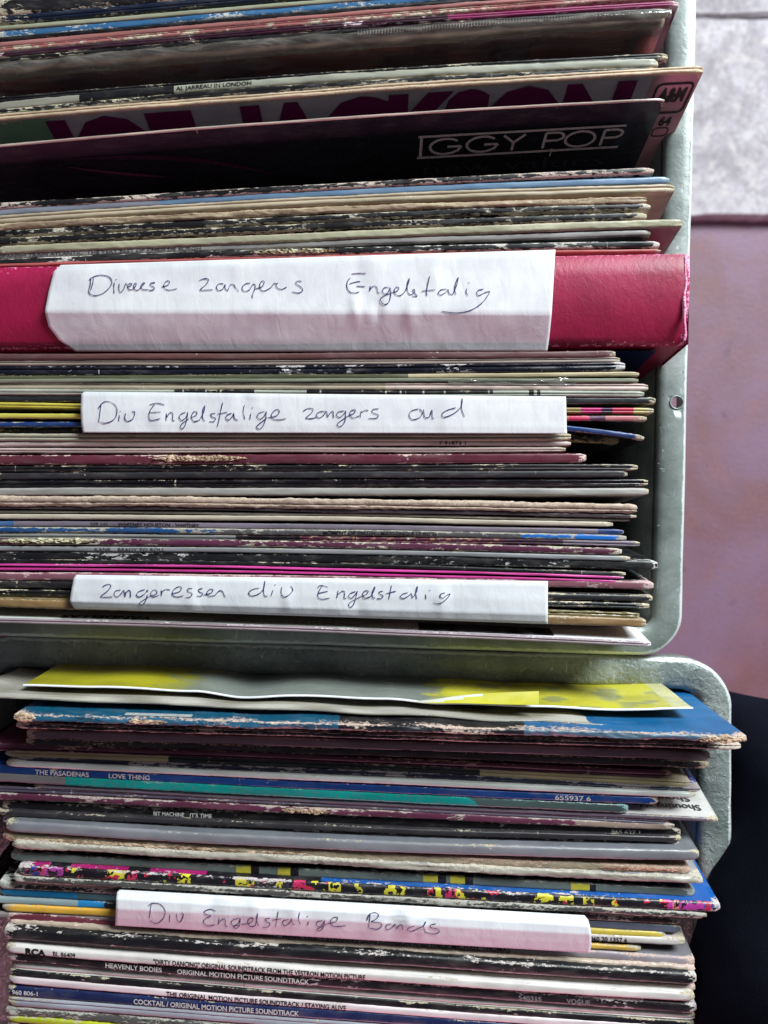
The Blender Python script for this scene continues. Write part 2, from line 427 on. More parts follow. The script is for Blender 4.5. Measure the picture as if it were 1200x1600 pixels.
def slab(x0, x1, y0, y1, top, seed):
    """a cast slab with slightly ragged arrises, photo pixels at floor height"""
    a = P(x0, y0, ZF); c = P(x1, y1, ZF)
    nx = 40; vs = []; fs = []
    outl = []
    per = []
    for i in range(nx): per.append((a.x + (c.x - a.x) * i / nx, a.y))
    for i in range(nx): per.append((c.x, a.y + (c.y - a.y) * i / nx))
    for i in range(nx): per.append((c.x + (a.x - c.x) * i / nx, c.y))
    for i in range(nx): per.append((a.x, c.y + (a.y - c.y) * i / nx))
    cx, cy = (a.x + c.x) / 2, (a.y + c.y) / 2
    for (x, y) in per:
        k = 0.0012 * nz(x * 90, y * 90, seed) + 0.002 * nz(x * 23, y * 23, seed)
        outl.append(Vector((x + k, y + k, 0)))
    n = len(outl)
    for zz, ins in ((ZF - 0.01, 0), (top - 0.003, 0), (top, 0.003)):
        for p in outl:
            d = Vector((cx - p.x, cy - p.y, 0)).normalized() * ins
            vs.append(Vector((p.x + d.x, p.y + d.y, zz)))
    for r_ in range(2):
        for i in range(n):
            j = (i + 1) % n; fs.append((r_ * n + i, r_ * n + j, (r_ + 1) * n + j, (r_ + 1) * n + i))
    fs.append(tuple(range(2 * n, 3 * n)))
    o = link('concrete_slab', pydata('concrete_slab', vs, fs), MS, floor)
slab(1010, 1620, 345, 42, ZF + 0.012, 1.0)
slab(1010, 1620, 37, -420, ZF + 0.012, 5.0)
slab(380, 1004, 345, 42, ZF + 0.012, 9.0)
slab(380, 1004, 37, -420, ZF + 0.012, 14.0)
# ------------------------------------------------------------------ crates
def rounded_path(corners, rad, seg_n=14):
    """corners: 4 world xy points in clockwise order; returns (point, outward) list with rounded corners"""
    out = []; n = len(corners)
    for i in range(n):
        p0, p, p1 = Vector(corners[i - 1]), Vector(corners[i]), Vector(corners[(i + 1) % n])
        a = (p0 - p).normalized(); b = (p1 - p).normalized()
        ang = a.angle(b); k = rad / math.tan(ang / 2)
        cc = p + (a + b).normalized() * (rad / math.sin(ang / 2))
        s0 = p + a * k - cc; s1 = p + b * k - cc
        for j in range(seg_n + 1):
            t = j / seg_n; d = (s0.lerp(s1, t)).normalized()
            out.append((cc + d * rad, d))
    # subdivide straight runs
    res = []
    for i in range(len(out)):
        (a, da), (b, db) = out[i], out[(i + 1) % len(out)]
        res.append((a, da))
        L = (b - a).length
        if L > 0.02:
            k = int(L / 0.012)
            for j in range(1, k): res.append((a.lerp(b, j / k), da.lerp(db, j / k).normalized()))
    return res
def crate(lab, zr, corners_px, rad, lip, mat, seed, hole=None, drop=0.012, rag=0.0003, bead=True):
    cs = [P(x, y, zr).xy for x, y in corners_px]
    path = rounded_path(cs, rad)
    root = empty('record_crate', (sum(c.x for c in cs) / 4, sum(c.y for c in cs) / 4, ZF + 0.003))
    def sweep(nm, prof, closed=False):
        vs, fs = [], []; n = len(prof)
        for i, (p, d) in enumerate(path):
            for (u, z) in prof:
                k = rag * nz(p.x * 90 + seed, p.y * 90, u * 300) + rag * 2.0 * nz(p.x * 14 + seed, p.y * 14, 2)
                vs.append(Vector((p.x + d.x * (u + k), p.y + d.y * (u + k), zr + z + k * 0.8)))
        N = len(path)
        for i in range(N):
            j = (i + 1) % N
            for q in range(n - 1 if not closed else n):
                r_ = (q + 1) % n
                fs.append((i * n + q, i * n + r_, j * n + r_, j * n + q))
        me = pydata(nm, vs, fs, True); a = me.attributes.new('edge_glint', 'FLOAT', 'POINT')
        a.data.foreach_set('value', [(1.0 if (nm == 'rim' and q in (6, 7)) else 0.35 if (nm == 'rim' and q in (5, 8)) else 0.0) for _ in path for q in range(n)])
        return link(nm, me, mat, root)
    # u is measured from the outer edge, negative inwards
    w = -lip
    rim_prof = [(w, -0.0045), (w + 0.0006, -0.0022), (w + 0.002, -0.0008), (w + 0.004, 0.0), (-0.006, 0.0004), (-0.0028, 0.0002), (-0.0012, -0.0004), (-0.0003, -0.0014), (0, -0.003),
                (0, -drop), (-0.0012, -drop), (-0.0012, -0.0040), (-0.003, -0.0018), (w + 0.004, -0.0018), (w + 0.0022, -0.0040)]
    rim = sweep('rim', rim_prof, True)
    h = zr - ZF - 0.006
    sweep('side_wall', [(w + 0.0002, -0.0046), (w - 0.001, -0.09), (w - 0.004, -h), (w - 0.0025, -h), (w + 0.0004, -0.09), (w + 0.0014, -0.0046)], True)
    # base plate
    vs = [Vector((p.x + d.x * (w - 0.003), p.y + d.y * (w - 0.003), zr - h + 0.001)) for p, d in path]
    n = len(vs); vs += [v - Vector((0, 0, 0.0015)) for v in vs]
    fs = [tuple(range(n))[::-1], tuple(range(n, 2 * n))] + [(i, (i + 1) % n, n + (i + 1) % n, n + i) for i in range(n)]
    link('base_plate', pydata('base_plate', vs, fs), mat, root)
    if hole:
        c = P(hole[0], hole[1], zr); rr = hole[2]
        bm = bmesh.new(); bmesh.ops.create_cone(bm, cap_ends=True, segments=28, radius1=rr, radius2=rr, depth=0.012)
        me = bpy.data.meshes.new('cut'); bm.to_mesh(me); bm.free()
        cut = bpy.data.objects.new('cut', me); C.objects.link(cut); cut.location = c
        md = rim.modifiers.new('hole', 'BOOLEAN'); md.operation = 'DIFFERENCE'; md.object = cut; md.solver = 'EXACT'
        dg = bpy.context.evaluated_depsgraph_get(); dg.update()
        nm_ = bpy.data.meshes.new_from_object(rim.evaluated_get(dg)); rim.modifiers.clear(); rim.data = nm_
        bpy.data.objects.remove(cut)
        # pressed lip round the hole
        vs, fs = [], []; K = 28
        for i in range(K):
            a = 2 * math.pi * i / K
            for q in range(6):
                b_ = 2 * math.pi * q / 6
                R = rr + 0.0004 + 0.0004 * math.cos(b_)
                vs.append(Vector((c.x + R * math.cos(a), c.y + R * math.sin(a), zr + 0.0003 + 0.0004 * math.sin(b_))))
        for i in range(K):
            for q in range(6): fs.append((i * 6 + q, i * 6 + (q + 1) % 6, ((i + 1) % K) * 6 + (q + 1) % 6, ((i + 1) % K) * 6 + q))
        link('hole_lip', pydata('hole_lip', vs, fs, True), mat, root)
    tag(root, lab, 'crate', 'grey-green metal record crates')
    return root
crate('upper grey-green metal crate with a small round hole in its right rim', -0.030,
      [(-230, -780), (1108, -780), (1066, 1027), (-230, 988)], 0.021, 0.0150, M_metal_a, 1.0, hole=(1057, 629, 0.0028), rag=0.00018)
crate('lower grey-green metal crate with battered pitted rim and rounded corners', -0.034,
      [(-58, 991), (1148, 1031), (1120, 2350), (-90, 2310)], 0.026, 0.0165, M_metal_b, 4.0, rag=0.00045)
# ================================================================== RECORDS, upper crate
GU = 'record sleeves packed in the upper crate'; GL = 'record sleeves packed in the lower crate'
def U(lab, y, t, c, xr, **k): return record_sleeve(lab, y, t, c, xr, group=GU, **k)
def L(lab, y, t, c, xr, **k): return record_sleeve(lab, y, t, c, xr, group=GL, **k)
PK = (198, 170, 160)
U('black scuffed sleeve at the very top left corner of the photo', (11, -33, -76), 27, BLK, 1060, w=.62)
U('dark navy sleeve between the topmost black sleeve and a pale green one', (31, -13, -57), 13, NAVY, 1060, w=.4)
U('thin pale grey-green spine just above the blue spine near the top', (43, 2, -45), 7, (150, 152, 128), 1056, w=.2)
U('blue spine with white scuffs crossing the upper left of the photo', (53, 10, -38), 12, BLU, 1058, w=.72, wc=(206, 206, 206))
U('thin black spine squeezed under the scuffed blue spine', (61, 19, -26), 6, INK, 1050, w=.2)
U('dusty rose spine, upper of the two rose spines near the top', (69, 24, -20), 8, (158, 104, 100), 1058, w=.25)
U('dusty rose spine with long white scuffs, lower of two near the top', (77, 32, -9), 8, (150, 92, 92), 1056, w=.85)
U('dark plum spine ending in magenta at the top right', (85, 41, 4), 8, [(-300, 700, DMR), (700, 2000, (142, 44, 92))], 1062, w=.4, f=(130, 30, 84), wc=(226, 200, 206))
U('narrow black spine right above the plastic bagged maroon sleeve', (93, 51, 14), 6, BLK, 1046, w=.5)
bag = U('maroon picture sleeve inside a clear plastic outer bag', (112, 67, 27), 20, (146, 118, 98), 1040, w=.15,
        f=lambda p, k: (176, 78, 84) if nz(p * .012, k * 3) > 0.0 else (128, 56, 76), g=.5, flat=.1, lift=-.002)
# clear outer bag over that sleeve
def outer_bag(s, xl, xr, gap, depth, up, mat, seed, name='plastic_bag'):
    n = 150; prof = [(1.0, depth), (1.0, .03), (1.0, .008), (.9, .001), (.5, -up), (0, -up * 1.3), (-.5, -up), (-.9, .001), (-1.0, .008), (-1.0, .03), (-1.0, depth)]
    vs, fs = [], []; k = len(prof)
    for i in range(n + 1):
        px = xl + (xr - xl) * i / n
        for j, (v, d) in enumerate(prof):
            p = s.pos(px, 0, max(d, 0.0101) if d > .0101 else 0.0101); tl = math.tan(math.radians(s.lean))
            yy = p.y + (0.0101 - d) * tl if d <= 0.0101 else p.y
            wv = 1 + .5 * nz(px * .012, v, seed) + .2 * nz(px * .05, v, seed)
            vs.append(Vector((p.x, yy + v * (s.hf * 1.0 + gap * wv), s.z - d + (up * .6 * nz(px * .02, seed) if d < .01 else 0))))
    for i in range(n):
        for j in range(k - 1):
            a = i * k + j; fs.append((a, a + 1, a + k + 1, a + k))
    me = pydata(name, vs, fs, True)
    o = link(name, me, mat, s.root); return o
outer_bag(bag, -40, 1047, .0012, .10, .0022, M_clear, 3.3)
vs, fs = [], []
for i in range(92):      # pressed heat seal along the top of the bag
    px = 560 + i * 4.6; p = bag.pos(px, .35, 0.0); w_, h_ = .00035, .0011
    b0 = len(vs); zt = bag.z + .0036
    for dx, dy, dz in ((-1, -1, 0), (1, -1, 0), (1, 1, 0), (-1, 1, 0), (-.4, -.8, 1), (.4, -.8, 1), (.4, .8, 1), (-.4, .8, 1)):
        vs.append(Vector((p.x + dx * w_, p.y + dy * h_, zt + dz * .0003)))
    fs += [(b0, b0 + 1, b0 + 5, b0 + 4), (b0 + 1, b0 + 2, b0 + 6, b0 + 5), (b0 + 2, b0 + 3, b0 + 7, b0 + 6), (b0 + 3, b0, b0 + 4, b0 + 7), (b0 + 4, b0 + 5, b0 + 6, b0 + 7)]
link('heat_seal', pydata('heat_seal', vs, fs), M_clear, bag.root, kind='stuff')
U('black sleeve standing just below the plastic bagged maroon sleeve', (155, 117, 86), 10, BLK, 1045, w=.45)
jar = U('grey live album spine lettered JARREAU IN LONDON', (165, 122, 97), 12,
      [(-300, 120, (150, 146, 134)), (120, 274, BLK), (274, 2000, (150, 150, 136))], 1030, w=.4, rough=.3, f=BLK, groove=False)
spine_text(jar, 'AL JARREAU IN LONDON', 275, 393, M_ink_k, .5)
U('black worn spine directly behind the gatefold with magenta lettering', (174, 133, 107), 7, BLK, 1028, w=.75)
GTX = (196, 186, 188)
joe = U('grey sleeve with big magenta letters JOE JACKSON on its front', (182, 143, 106), 10, [(-300, 2000, (192, 170, 142))], 1101, w=.55,
      f=[(-300, 72, (120, 160, 126)), (72, 1024, GTX), (1024, 2000, (188, 148, 154))], wc=(208, 190, 160), xl=-30, z=.004, rough=.35, lean=17, g=.5)
face_text(joe, 'JOE  JACKSON', 44, 1000, .0030, .040, -1, M_ink_mag, bold=.055, sp=.97)
# record company badge
def rrect(cx, cy, w, h, r, n=6):
    pts = []
    for (sx, sy, a0) in ((1, 1, 0), (-1, 1, 90), (-1, -1, 180), (1, -1, 270)):
        for i in range(n + 1):
            a = math.radians(a0 + 90 * i / n); pts.append((cx + sx * (w - r) + r * math.cos(a), cy + sy * (h - r) + r * math.sin(a)))
    return pts + [pts[0]]
strokes_on(joe, [rrect(.5, .5, .5, .5, .16)], 1036, 1094, .0055, .0215, -1, M_ink_k, .0011, name='badge_outline')
face_text(joe, 'A&M', 1043, 1087, .0078, .0150, -1, M_ink_k, bold=.05, name='badge_lettering')
face_text(joe, '64', 1064, 1084, .0240, .0290, -1, M_ink_k, bold=.03, name='catalogue_lettering')
strokes_on(joe, [rrect(.5, .5, .5, .5, .3)], 1060, 1086, .0305, .0355, -1, M_ink_k, .0005, name='badge_outline')
igg = U('glossy black sleeve with thin pale letters IGGY POP on its front', (227, 186, 154), 3.4, (176, 160, 150), 1040, groove=False, w=.1, f=lambda p, k: tuple(a + (b_ - a) * min(1, max(0, (p - 60) / 520)) for a, b_ in zip((52, 38, 50), (34, 33, 41))),
      lean=15.5, g=.2, xl=-70, z=.006, dirt=.05)  # purple sheen towards the left is put into the front colour
def arc(cx, cy, rx, ry, a0, a1, n=18): return [(cx + rx * math.cos(math.radians(a0 + (a1 - a0) * i / n)), cy + ry * math.sin(math.radians(a0 + (a1 - a0) * i / n))) for i in range(n + 1)]
st = []
st.append([(.0, 1.0), (1.0, 1.0)]); st.append([(.0, .0), (1.0, .0)])
st.append([(.015, .98), (.015, .04)])
for gx in (.135, .315): st += [arc(gx, .48, .075, .36, 40, 320), [(gx + .06, .22), (gx + .078, .46)], [(gx + .078, .46), (gx + .01, .46)]]
st += [[(.415, .84), (.468, .48)], [(.52, .84), (.468, .48)], [(.468, .48), (.468, .12)]]
st += [[(.62, .12), (.62, .84)], [(.62, .84), (.67, .84)], arc(.67, .655, .04, .185, 90, -90), [(.67, .47), (.62, .47)]]
st += [arc(.795, .48, .072, .36, 0, 360, 26)]
st += [[(.905, .12), (.905, .84)], [(.905, .84), (.955, .84)], arc(.955, .655, .04, .185, 90, -90), [(.955, .47), (.905, .47)]]
strokes_on(igg, st, 656, 994, .0132, .0262, -1, M_ink_pink, .0013)
strokes_on(igg, [[(.5, 1), (.5, 0)]], 874, 890, .0252, .0300, -1, M_ink_pink, .0006, name='rule_line')
for wd_, mt_, sh_ in ((.0030, flat_mat('plum_sheen', (88, 42, 70), .22), 0), (.0010, flat_mat('rose_sheen', (150, 72, 112), .22), 0)):  # curved pink sheen drawn as tinted ribbons on the black face
    strokes_on(igg, [[(u / 20, .78 - .62 * (u / 20) ** .8) for u in range(21)]], 85, 235, .0102, .030, -1, mt_, [wd_ * math.sin(math.pi * (.06 + .88 * u / 20)) for u in range(21)], name='sheen_swirl')
    strokes_on(igg, [[(u / 20, .98 - .12 * (u / 20) - .78 * (u / 20) ** 2.4) for u in range(21)]], 95, 410, .0102, .032, -1, mt_, [wd_ * math.sin(math.pi * (.06 + .88 * u / 20)) for u in range(21)], name='sheen_swirl')
face_text(igg, 'new values', 668, 980, .0300, .0375, -1, M_ink_vdim, bold=.0, name='subtitle_lettering')
U('black spine worn to cream, standing below the glossy black sleeve', (321, 291, 265), 9, BLK, 1023, w=.95, wc=(206, 188, 176), rough=.2)
U('smooth pale blue-grey spine below the worn black one', (331, 302, 280), 11, [(-300, 250, (128, 132, 144)), (250, 2000, (104, 132, 160))], 1048, w=.1, g=.28, f=(70, 78, 90))
U('thick cream sleeve with pinkish front corner, left of the rim scratch', (342, 312, 293), 13, (180, 164, 140), 1055, w=.35, f=(186, 158, 142), rough=.3, lean=17)
U('ragged brown board edge below the thick cream sleeve', (354, 327, 311), 9, (160, 140, 116), 1012, w=.9, rough=1.0, wc=(190, 172, 142), f=(90, 66, 56))
U('black spine covered in cream chips, upper of two under the ragged board', (365, 340, 321), 9, BLK, 1018, w=.88, wc=(206, 196, 178))
U('black spine with fewer cream chips, lower of two under the ragged board', (377, 353, 336), 10, BLK, 1012, w=.74, wc=(196, 184, 160))
U('cream green spine whose mauve front corner sticks out at the right', (390, 368, 347), 12, (166, 162, 136), 1068, w=.4, f=(142, 104, 112), rough=.35, lean=13)
vb = U('grey spine lettered THE VERY BEST OF CHRIS DE BURGH', (400, 380, 362), 9, (146, 142, 140), 1018, w=.35, f=(70, 70, 72), groove=False)
spine_text(vb, 'SPANISH TRAIN ATLANTIC  THE VERY BEST OF CHRIS DE BURGH', 0, 314, M_ink_grey, .55)
tb = U('black spine with a torn cream patch directly above the paper label', (409, 392, 380), 10, BLK, 1032, w=.62, wc=(214, 208, 200), groove=False)
torn_patch(tb, 392, 528, 1.1, M_torn_pale, seed=2)
U('thin salmon edge touching the top of the crimson box', (414, 400, 391), 4, (176, 92, 88), 1034, w=.2)
# ------------------------------------------------------------------ crimson box set
def crimson_mat():
    m, nt, b = newmat('crimson_leatherette'); g = NT(nt)
    v = g.n('ShaderNodeTexCoord').outputs['Object']
    a = g.noise(g.scaled(v, (1, .6, 1)), 420, 4, .6, .8); c = g.noise(v, 50, 4, .6); d = g.noise(v, 1800, 2, .5)
    wa = g.n('ShaderNodeAttribute', attribute_name='wear').outputs['Fac']
    mk = g.step(g.math('ADD', g.noise(v, 500, 4, .65), g.math('MULTIPLY', wa, .36)), .74, .80)
    col = g.mix(g.step(c, .3, .7), rgb(138, 12, 56), rgb(160, 20, 70))
    col = g.mix(mk, col, rgb(236, 150, 190)); g.l(col, b.inputs['Base Color']); b.inputs['Roughness'].default_value = .5
    bp = g.n('ShaderNodeBump'); bp.inputs['Strength'].default_value = .55; bp.inputs['Distance'].default_value = .0004
    g.l(g.math('ADD', a, g.math('MULTIPLY', d, .3)), bp.inputs['Height']); g.l(bp.outputs[0], b.inputs['Normal']); return m
MC = crimson_mat()
ZB = 0.004
def box_set():
    m = M(ZB); root = empty('box_set', P(560, 470, ZB) - Vector((0, 0, .305)))
    lean = math.tan(math.radians(7)); cols = 120; xl, xr = -60, 1079
    topy = lambda x: 417 - 22 * x / 1074; boty = lambda x: 541 - 7 * x / 1074
    xs = [xl + (xr - xl) * i / cols for i in range(cols + 1)]
    def ring(px, j):
        yt, yb = topy(px), boty(px); e = max(0, 1 - (xr - px) / 10)
        prof = [(0, .3, 0), (0, .03, 0), (0, .0022, .6), (.004, .0008, .9), (.015, .0001, .4), (.25, -.0003, 0), (.5, .0002, 0), (.75, .0024, 0), (.90, .0048, .05), (.955, .0058, .3), (.985, .0068, .6), (1, .0085, .5)]
        k, d, w = prof[j]
        y = (800 - (yt + (yb - yt) * k)) / m
        return Vector(((px - 600) / m, y - (d * lean if d > .012 else 0), ZB - d - .0011 * e * e + .00005 * nz(px * .2, k * 9))), w + e * .8
    def sheet(nm, js, mat, cap=False):
        vs, ws, fs = [], [], []
        n = len(js)
        for px in xs:
            for j in js:
                v, w = ring(px, j); vs.append(v); ws.append(w)
        for i in range(cols):
            for q in range(n - 1): fs.append((i * n + q, (i + 1) * n + q, (i + 1) * n + q + 1, i * n + q + 1))
        me = pydata(nm, vs, fs, True); a = me.attributes.new('wear', 'FLOAT', 'POINT'); a.data.foreach_set('value', ws)
        return link(nm, me, mat, root)
    sheet('spine', list(range(2, 12)), MC)
    sheet('back_panel', [0, 1, 2], MC)
    # front board: crimson edge strip round a navy picture panel, and the right end
    y0 = lambda px, d: (800 - boty(px)) / m - d * lean
    X = lambda px: (px - 600) / m
    def quad(nm, pts, mat):
        n = len(pts)
        me = pydata(nm, pts, [tuple(range(n))]); me.attributes.new('wear', 'FLOAT', 'POINT'); return link(nm, me, mat, root)
    xi = 1052
    fr = quad('front_board', [Vector((X(xr), y0(xr, .0), ZB - .0085)), Vector((X(xl), y0(xl, .0), ZB - .0085)), Vector((X(xl), y0(xl, .3), ZB - .3)), Vector((X(xr), y0(xr, .3), ZB - .3))], MC)
    nv = flat_mat('navy_picture_panel', (26, 36, 84), .3); lg = flat_mat('grey_picture_panel', (52, 54, 72), .3)
    def panel(nm, a, b_, d0, d1, mat, off):
        quad(nm, [Vector((X(b_), y0(b_, d0) - off, ZB - d0)), Vector((X(a), y0(a, d0) - off, ZB - d0)), Vector((X(a), y0(a, d1) - off, ZB - d1)), Vector((X(b_), y0(b_, d1) - off, ZB - d1))], mat)
    panel('front_picture', -60, 1040, .0105, .29, nv, .0005); panel('front_picture_fade', -60, 955, .0107, .28, lg, .0009)
    # right end cap
    ys = lambda d: y0(xr, d)
    vs = []; ws = []
    for d, w in ((.0028, .8), (.010, .6), (.06, .2), (.3, 0)):
        vs += [Vector((X(xr) + .0002, (800 - topy(xr)) / m - d * lean, ZB - d)), Vector((X(xr) + .0022 * (1 if d > .005 else .2), ((800 - topy(xr)) / m + ys(0)) / 2 - d * lean, ZB - d)), Vector((X(xr) + .0002, ys(d), ZB - d))]; ws += [w] * 3
    fs = [(i * 3 + j, i * 3 + j + 1, i * 3 + 4 + j, i * 3 + 3 + j) for i in range(3) for j in range(2)]
    me = pydata('side_panel', vs, fs); a = me.attributes.new('wear', 'FLOAT', 'POINT'); a.data.foreach_set('value', ws)
    link('side_panel', me, MC, root)
    # pale pink edge highlight, made as a coloured strip up the spine's right end
    vs, fs = [], []; n = 26
    pk = fibre_mat('pink_edge_highlight', (206, 70, 130), (246, 206, 226))
    for i in range(n + 1):
        u = i / n; yy = (800 - (topy(xr) + 6 + (boty(xr) - topy(xr) - 8) * u)) / m
        xx = X(1071 + 3.5 * nz(u * 5, 2) - 2 * u); wdt = .0006 + .0005 * abs(nz(u * 9, 6))
        for dx, dz in ((-1, -.0004), (-.4, .0006), (.6, .0005), (1.8, -.0008)): vs.append(Vector((xx + dx * wdt, yy, ZB - .0002 + dz + .0002 * nz(u * 20, dx))))
    for i in range(n):
        for j in range(3): fs.append((i * 4 + j, i * 4 + j + 1, i * 4 + j + 5, i * 4 + j + 4))
    link('edge_highlight', pydata('edge_highlight', vs, fs, True), pk, root)
    tag(root, 'thick crimson box with leathery spine under the widest paper label', 'record box')
box_set()
# ------------------------------------------------------------------ upper crate, below the box
U('brown maroon spine right beneath the crimson box', (557, 556, 552), 10, (98, 66, 66), 963, w=.15)
U('taupe spine above the glossy navy one, under the crimson box', (567, 566, 561), 9, (140, 126, 118), 970, w=.2)
U('glossy navy black spine with a bent right corner under the box', (579, 577, 571), 14, (20, 22, 34), 978, w=.5, g=.2, wc=(196, 190, 190), f=(60, 62, 66))
U('dark olive spine turning cream towards its right end', (590, 588, 584), 7, [(-300, 640, OLV), (640, 2000, (178, 164, 130))], 1000, w=.2)
U('narrow grey green spine next to a torn strip of clear tape', (595, 594, 594), 6, (122, 126, 108), 999, w=.15)
tp = U('pinkish cream spine over the sleeve with black barcode bars', (603, 603, 604), 12, [(-300, 600, (158, 146, 128)), (600, 2000, (186, 164, 156))], 1014, w=.3)
vs, fs = [], []
for i in range(41):
    px = 700 + i * 5; p = tp.pos(px, .9 + .6 * nz(px * .03, 1), 0)
    for j in range(4): vs.append(Vector((p.x, p.y + (j - 1) * .0011 * (.5 + abs(nz(px * .02, 5))), tp.z + .0006 + .0009 * nz(px * .05, j * .8))))
for i in range(40):
    for j in range(3): a = i * 4 + j; fs.append((a, a + 1, a + 5, a + 4))
link('tape_strip', pydata('tape_strip', vs, fs, True), M_clear, tp.root)
bars = U('pale grey spine printed with black barcode bars above the flat label', (612, 614, 615), 9,
  lambda p, k: BLK if ((272 < p < 397 or 480 < p < 774) and k < .72 and nz(p * .9) > -.35) or abs(p - 830) < 3 or abs(p - 842) < 2 else (166, 170, 158), 1008, w=.15, cols=420)
U('black spine with cream corner above the yellow and pink striped ones', (621, 624, 626), 11, (40, 44, 46), 1026, w=.35, g=.3)
MP = [(-300, 160, (196, 184, 74)), (160, 904, (150, 130, 80)), (904, 938, MAG), (938, 959, (64, 30, 66)), (959, 993, (206, 56, 92)), (993, 2000, (196, 184, 120))]
U('yellow spine with magenta and red blocks right of the flat label, upper', (633, 638, 641), 9, MP, 1023, w=.25, f=(170, 160, 90))
U('yellow and pink spine below its striped twin, right of the label', (649, 652, 654), 8, [(-300, 160, (206, 196, 90)), (160, 889, (160, 130, 70)), (889, 922, (196, 40, 90)), (922, 944, (84, 46, 78)), (944, 2000, (190, 120, 124))], 1012, w=.5, f=(60, 60, 60))
U('navy blue sleeve whose right end bends towards the viewer', None, 8, (26, 56, 112), 1008, w=.45, yf=lambda x: 663 + max(0, (x - 760) / 248) ** 2 * 21, f=BLK)
U('short black spine ending in a frayed tan corner beside the label', (674, 676, 688), 11, BLK, 968, w=.8, z=-.005, wc=(196, 170, 130), rough=.3)
U('pale green cream spine touching the bottom of the flat label', (683, 683, 682), 12, (166, 164, 144), 893, w=.5, rough=.2)
cat7 = U('pale spine with the number 7 91873 1 in black', (694, 693, 692), 8, (190, 172, 166), 893, w=.15, groove=False)
spine_text(cat7, '7 91873 1', 686, 728, M_ink_k, .75)
U('pinkish white spine just above the maroon spine with a torn patch', (704, 703, 702), 8, (196, 176, 170), 885, w=.2, f=(150, 60, 70))
mp = U('maroon spine with a long torn brown patch', (718, 717, 715), 15, (96, 44, 58), 917, w=.4, wc=(220, 190, 180), g=.32, groove=False)
torn_patch(mp, 238, 386, .85, M_torn, up=.15, seed=5)
U('black spine with rounded tan right end below the maroon one', (733, 731, 730), 10, BLK, 998, w=.42)
U('charcoal spine ending in a small white corner', (744, 742, 740), 11, (44, 42, 46), 982, w=.2, g=.45)
U('glossy black spine in wrinkled clear film above the light grey one', (756, 755, 754), 11, (22, 20, 26), 1014, w=.35, g=.15)
U('light grey spine with clean square right end', (768, 768, 768), 12, (160, 156, 152), 1015, w=.12, lean=5, rough=.2)
U('thick fibrous cream spine rubbed bare along its whole length', (782, 786, 795), 15, (176, 156, 140), 997, xl=-75, w=1.0, rough=.75, wc=(206, 184, 164), z=.001, f=(84, 50, 66))
U('dark grey spine half hidden under the fibrous cream one', (792, 797, 807), 6, (74, 66, 72), 996, w=.3)
U('very thin pale board edge between two dark gaps', (799, 804, 813), 4, (150, 144, 134), 985, w=.2, lift=-.001)
U('plain cream spine above the grey WHITNEY HOUSTON spine', (807, 811, 820), 8, (182, 172, 154), 959, w=.3)
wh = U('grey spine lettered WHITNEY HOUSTON with navy ends', (818, 823, 832), 9, [(-300, 18, (60, 96, 140)), (18, 935, (116, 106, 118)), (935, 2000, (24, 54, 112))], 976, w=.3, wc=(150, 140, 150), groove=False)
spine_text(wh, 'WHITNEY HOUSTON - WHITNEY', 185, 312, M_ink_k, .6); spine_text(wh, '208 141', 141, 168, M_ink_grey, .6)
mx = U('spine torn blue at left and bright blue at right, lettered MAXI-SINGLE', (828, 832, 841), 9, [(-300, 335, (30, 78, 128)), (335, 812, (84, 82, 84)), (812, 2000, (18, 100, 180))], 980, w=.9, wc=(178, 172, 160), groove=False)
spine_text(mx, 'MOMENT OF TRUTH - MAXI-SINGLE 12 INCH', 505, 682, M_ink_k, .7)
U('grey mauve spine with a reddish brown streaked picture in its middle', (838, 842, 850), 9,
  lambda p, k: (130, 130, 128) if p < 368 else (24, 18, 24) if p < 470 else ((150, 96, 84) if nz(p * .12 + k * 2) > .1 else (86, 40, 58)) if p < 790 else (66, 38, 56) if p < 880 else (126, 114, 128), 1001, w=.4, cols=300)
mr = U('maroon spine with a crumbling cream tear at its left end', (847, 851, 862), 11, (90, 42, 66), 973, w=.7, wc=(206, 194, 176), groove=False)
torn_patch(mr, -10, 152, 1.0, M_torn_pale, up=.2, seed=8, hgt=.0012)
kn = U('grey spine lettered KANE and READY TO ROLL', (857, 862, 873), 8, (136, 136, 138), 986, w=.35, groove=False)
spine_text(kn, 'KANE    READY TO ROLL', 148, 258, M_ink_grey, .6)
U('broad black spine speckled with white above the pink edges', (869, 873, 884), 15, BLK, 1029, w=.72, wc=(206, 204, 200), f=INK, lean=-6)
U('black spine immediately above the two thin pink edges', (877, 883, 897), 6, BLK, 979, w=.3, lean=-4)
U('thin hot pink edge, upper of the pair above the third label', (882, 889, 903), 4, PNK, 976, w=.22, wc=(240, 210, 226), g=.3)
U('thin hot pink edge, lower of the pair above the third label', (889, 896, 909), 4, (196, 58, 140), 970, w=.25, wc=(240, 210, 226), g=.3)
U('mauve spine peeking out right of the third label', (901, 906, 916), 13, (134, 84, 96), 1023, w=.7, wc=(206, 176, 176), lean=-7, b=(44, 50, 50))
U('black sleeve with a grey back behind the third label', (913, 923, 936), 10, (34, 33, 36), 1021, w=.45, b=(64, 62, 64), lean=-8)
U('black spine with chipped cream right corner by the third label', (925, 936, 948), 9, (32, 32, 34), 1016, w=.6, wc=(220, 206, 180))
U('crinkled olive plastic covered spine beneath the third label', (932, 946, 962), 9, (130, 118, 82), 1000, w=.15, g=.12, rough=.8)
U('brown gold spine under the third label near the white sleeve', (942, 957, 974), 14, (142, 112, 74), 1011, w=.5, rough=.4)
def whback(p, k): return (206, 214, 206) if p < 600 else (228, 226, 230)
van = U('last sleeve of the upper crate with white back and black photo', (970, 985, 1008), 8, (150, 132, 138), 1019, w=.4, b=whback, lean=-10, wc=(226, 214, 218), g=.45)
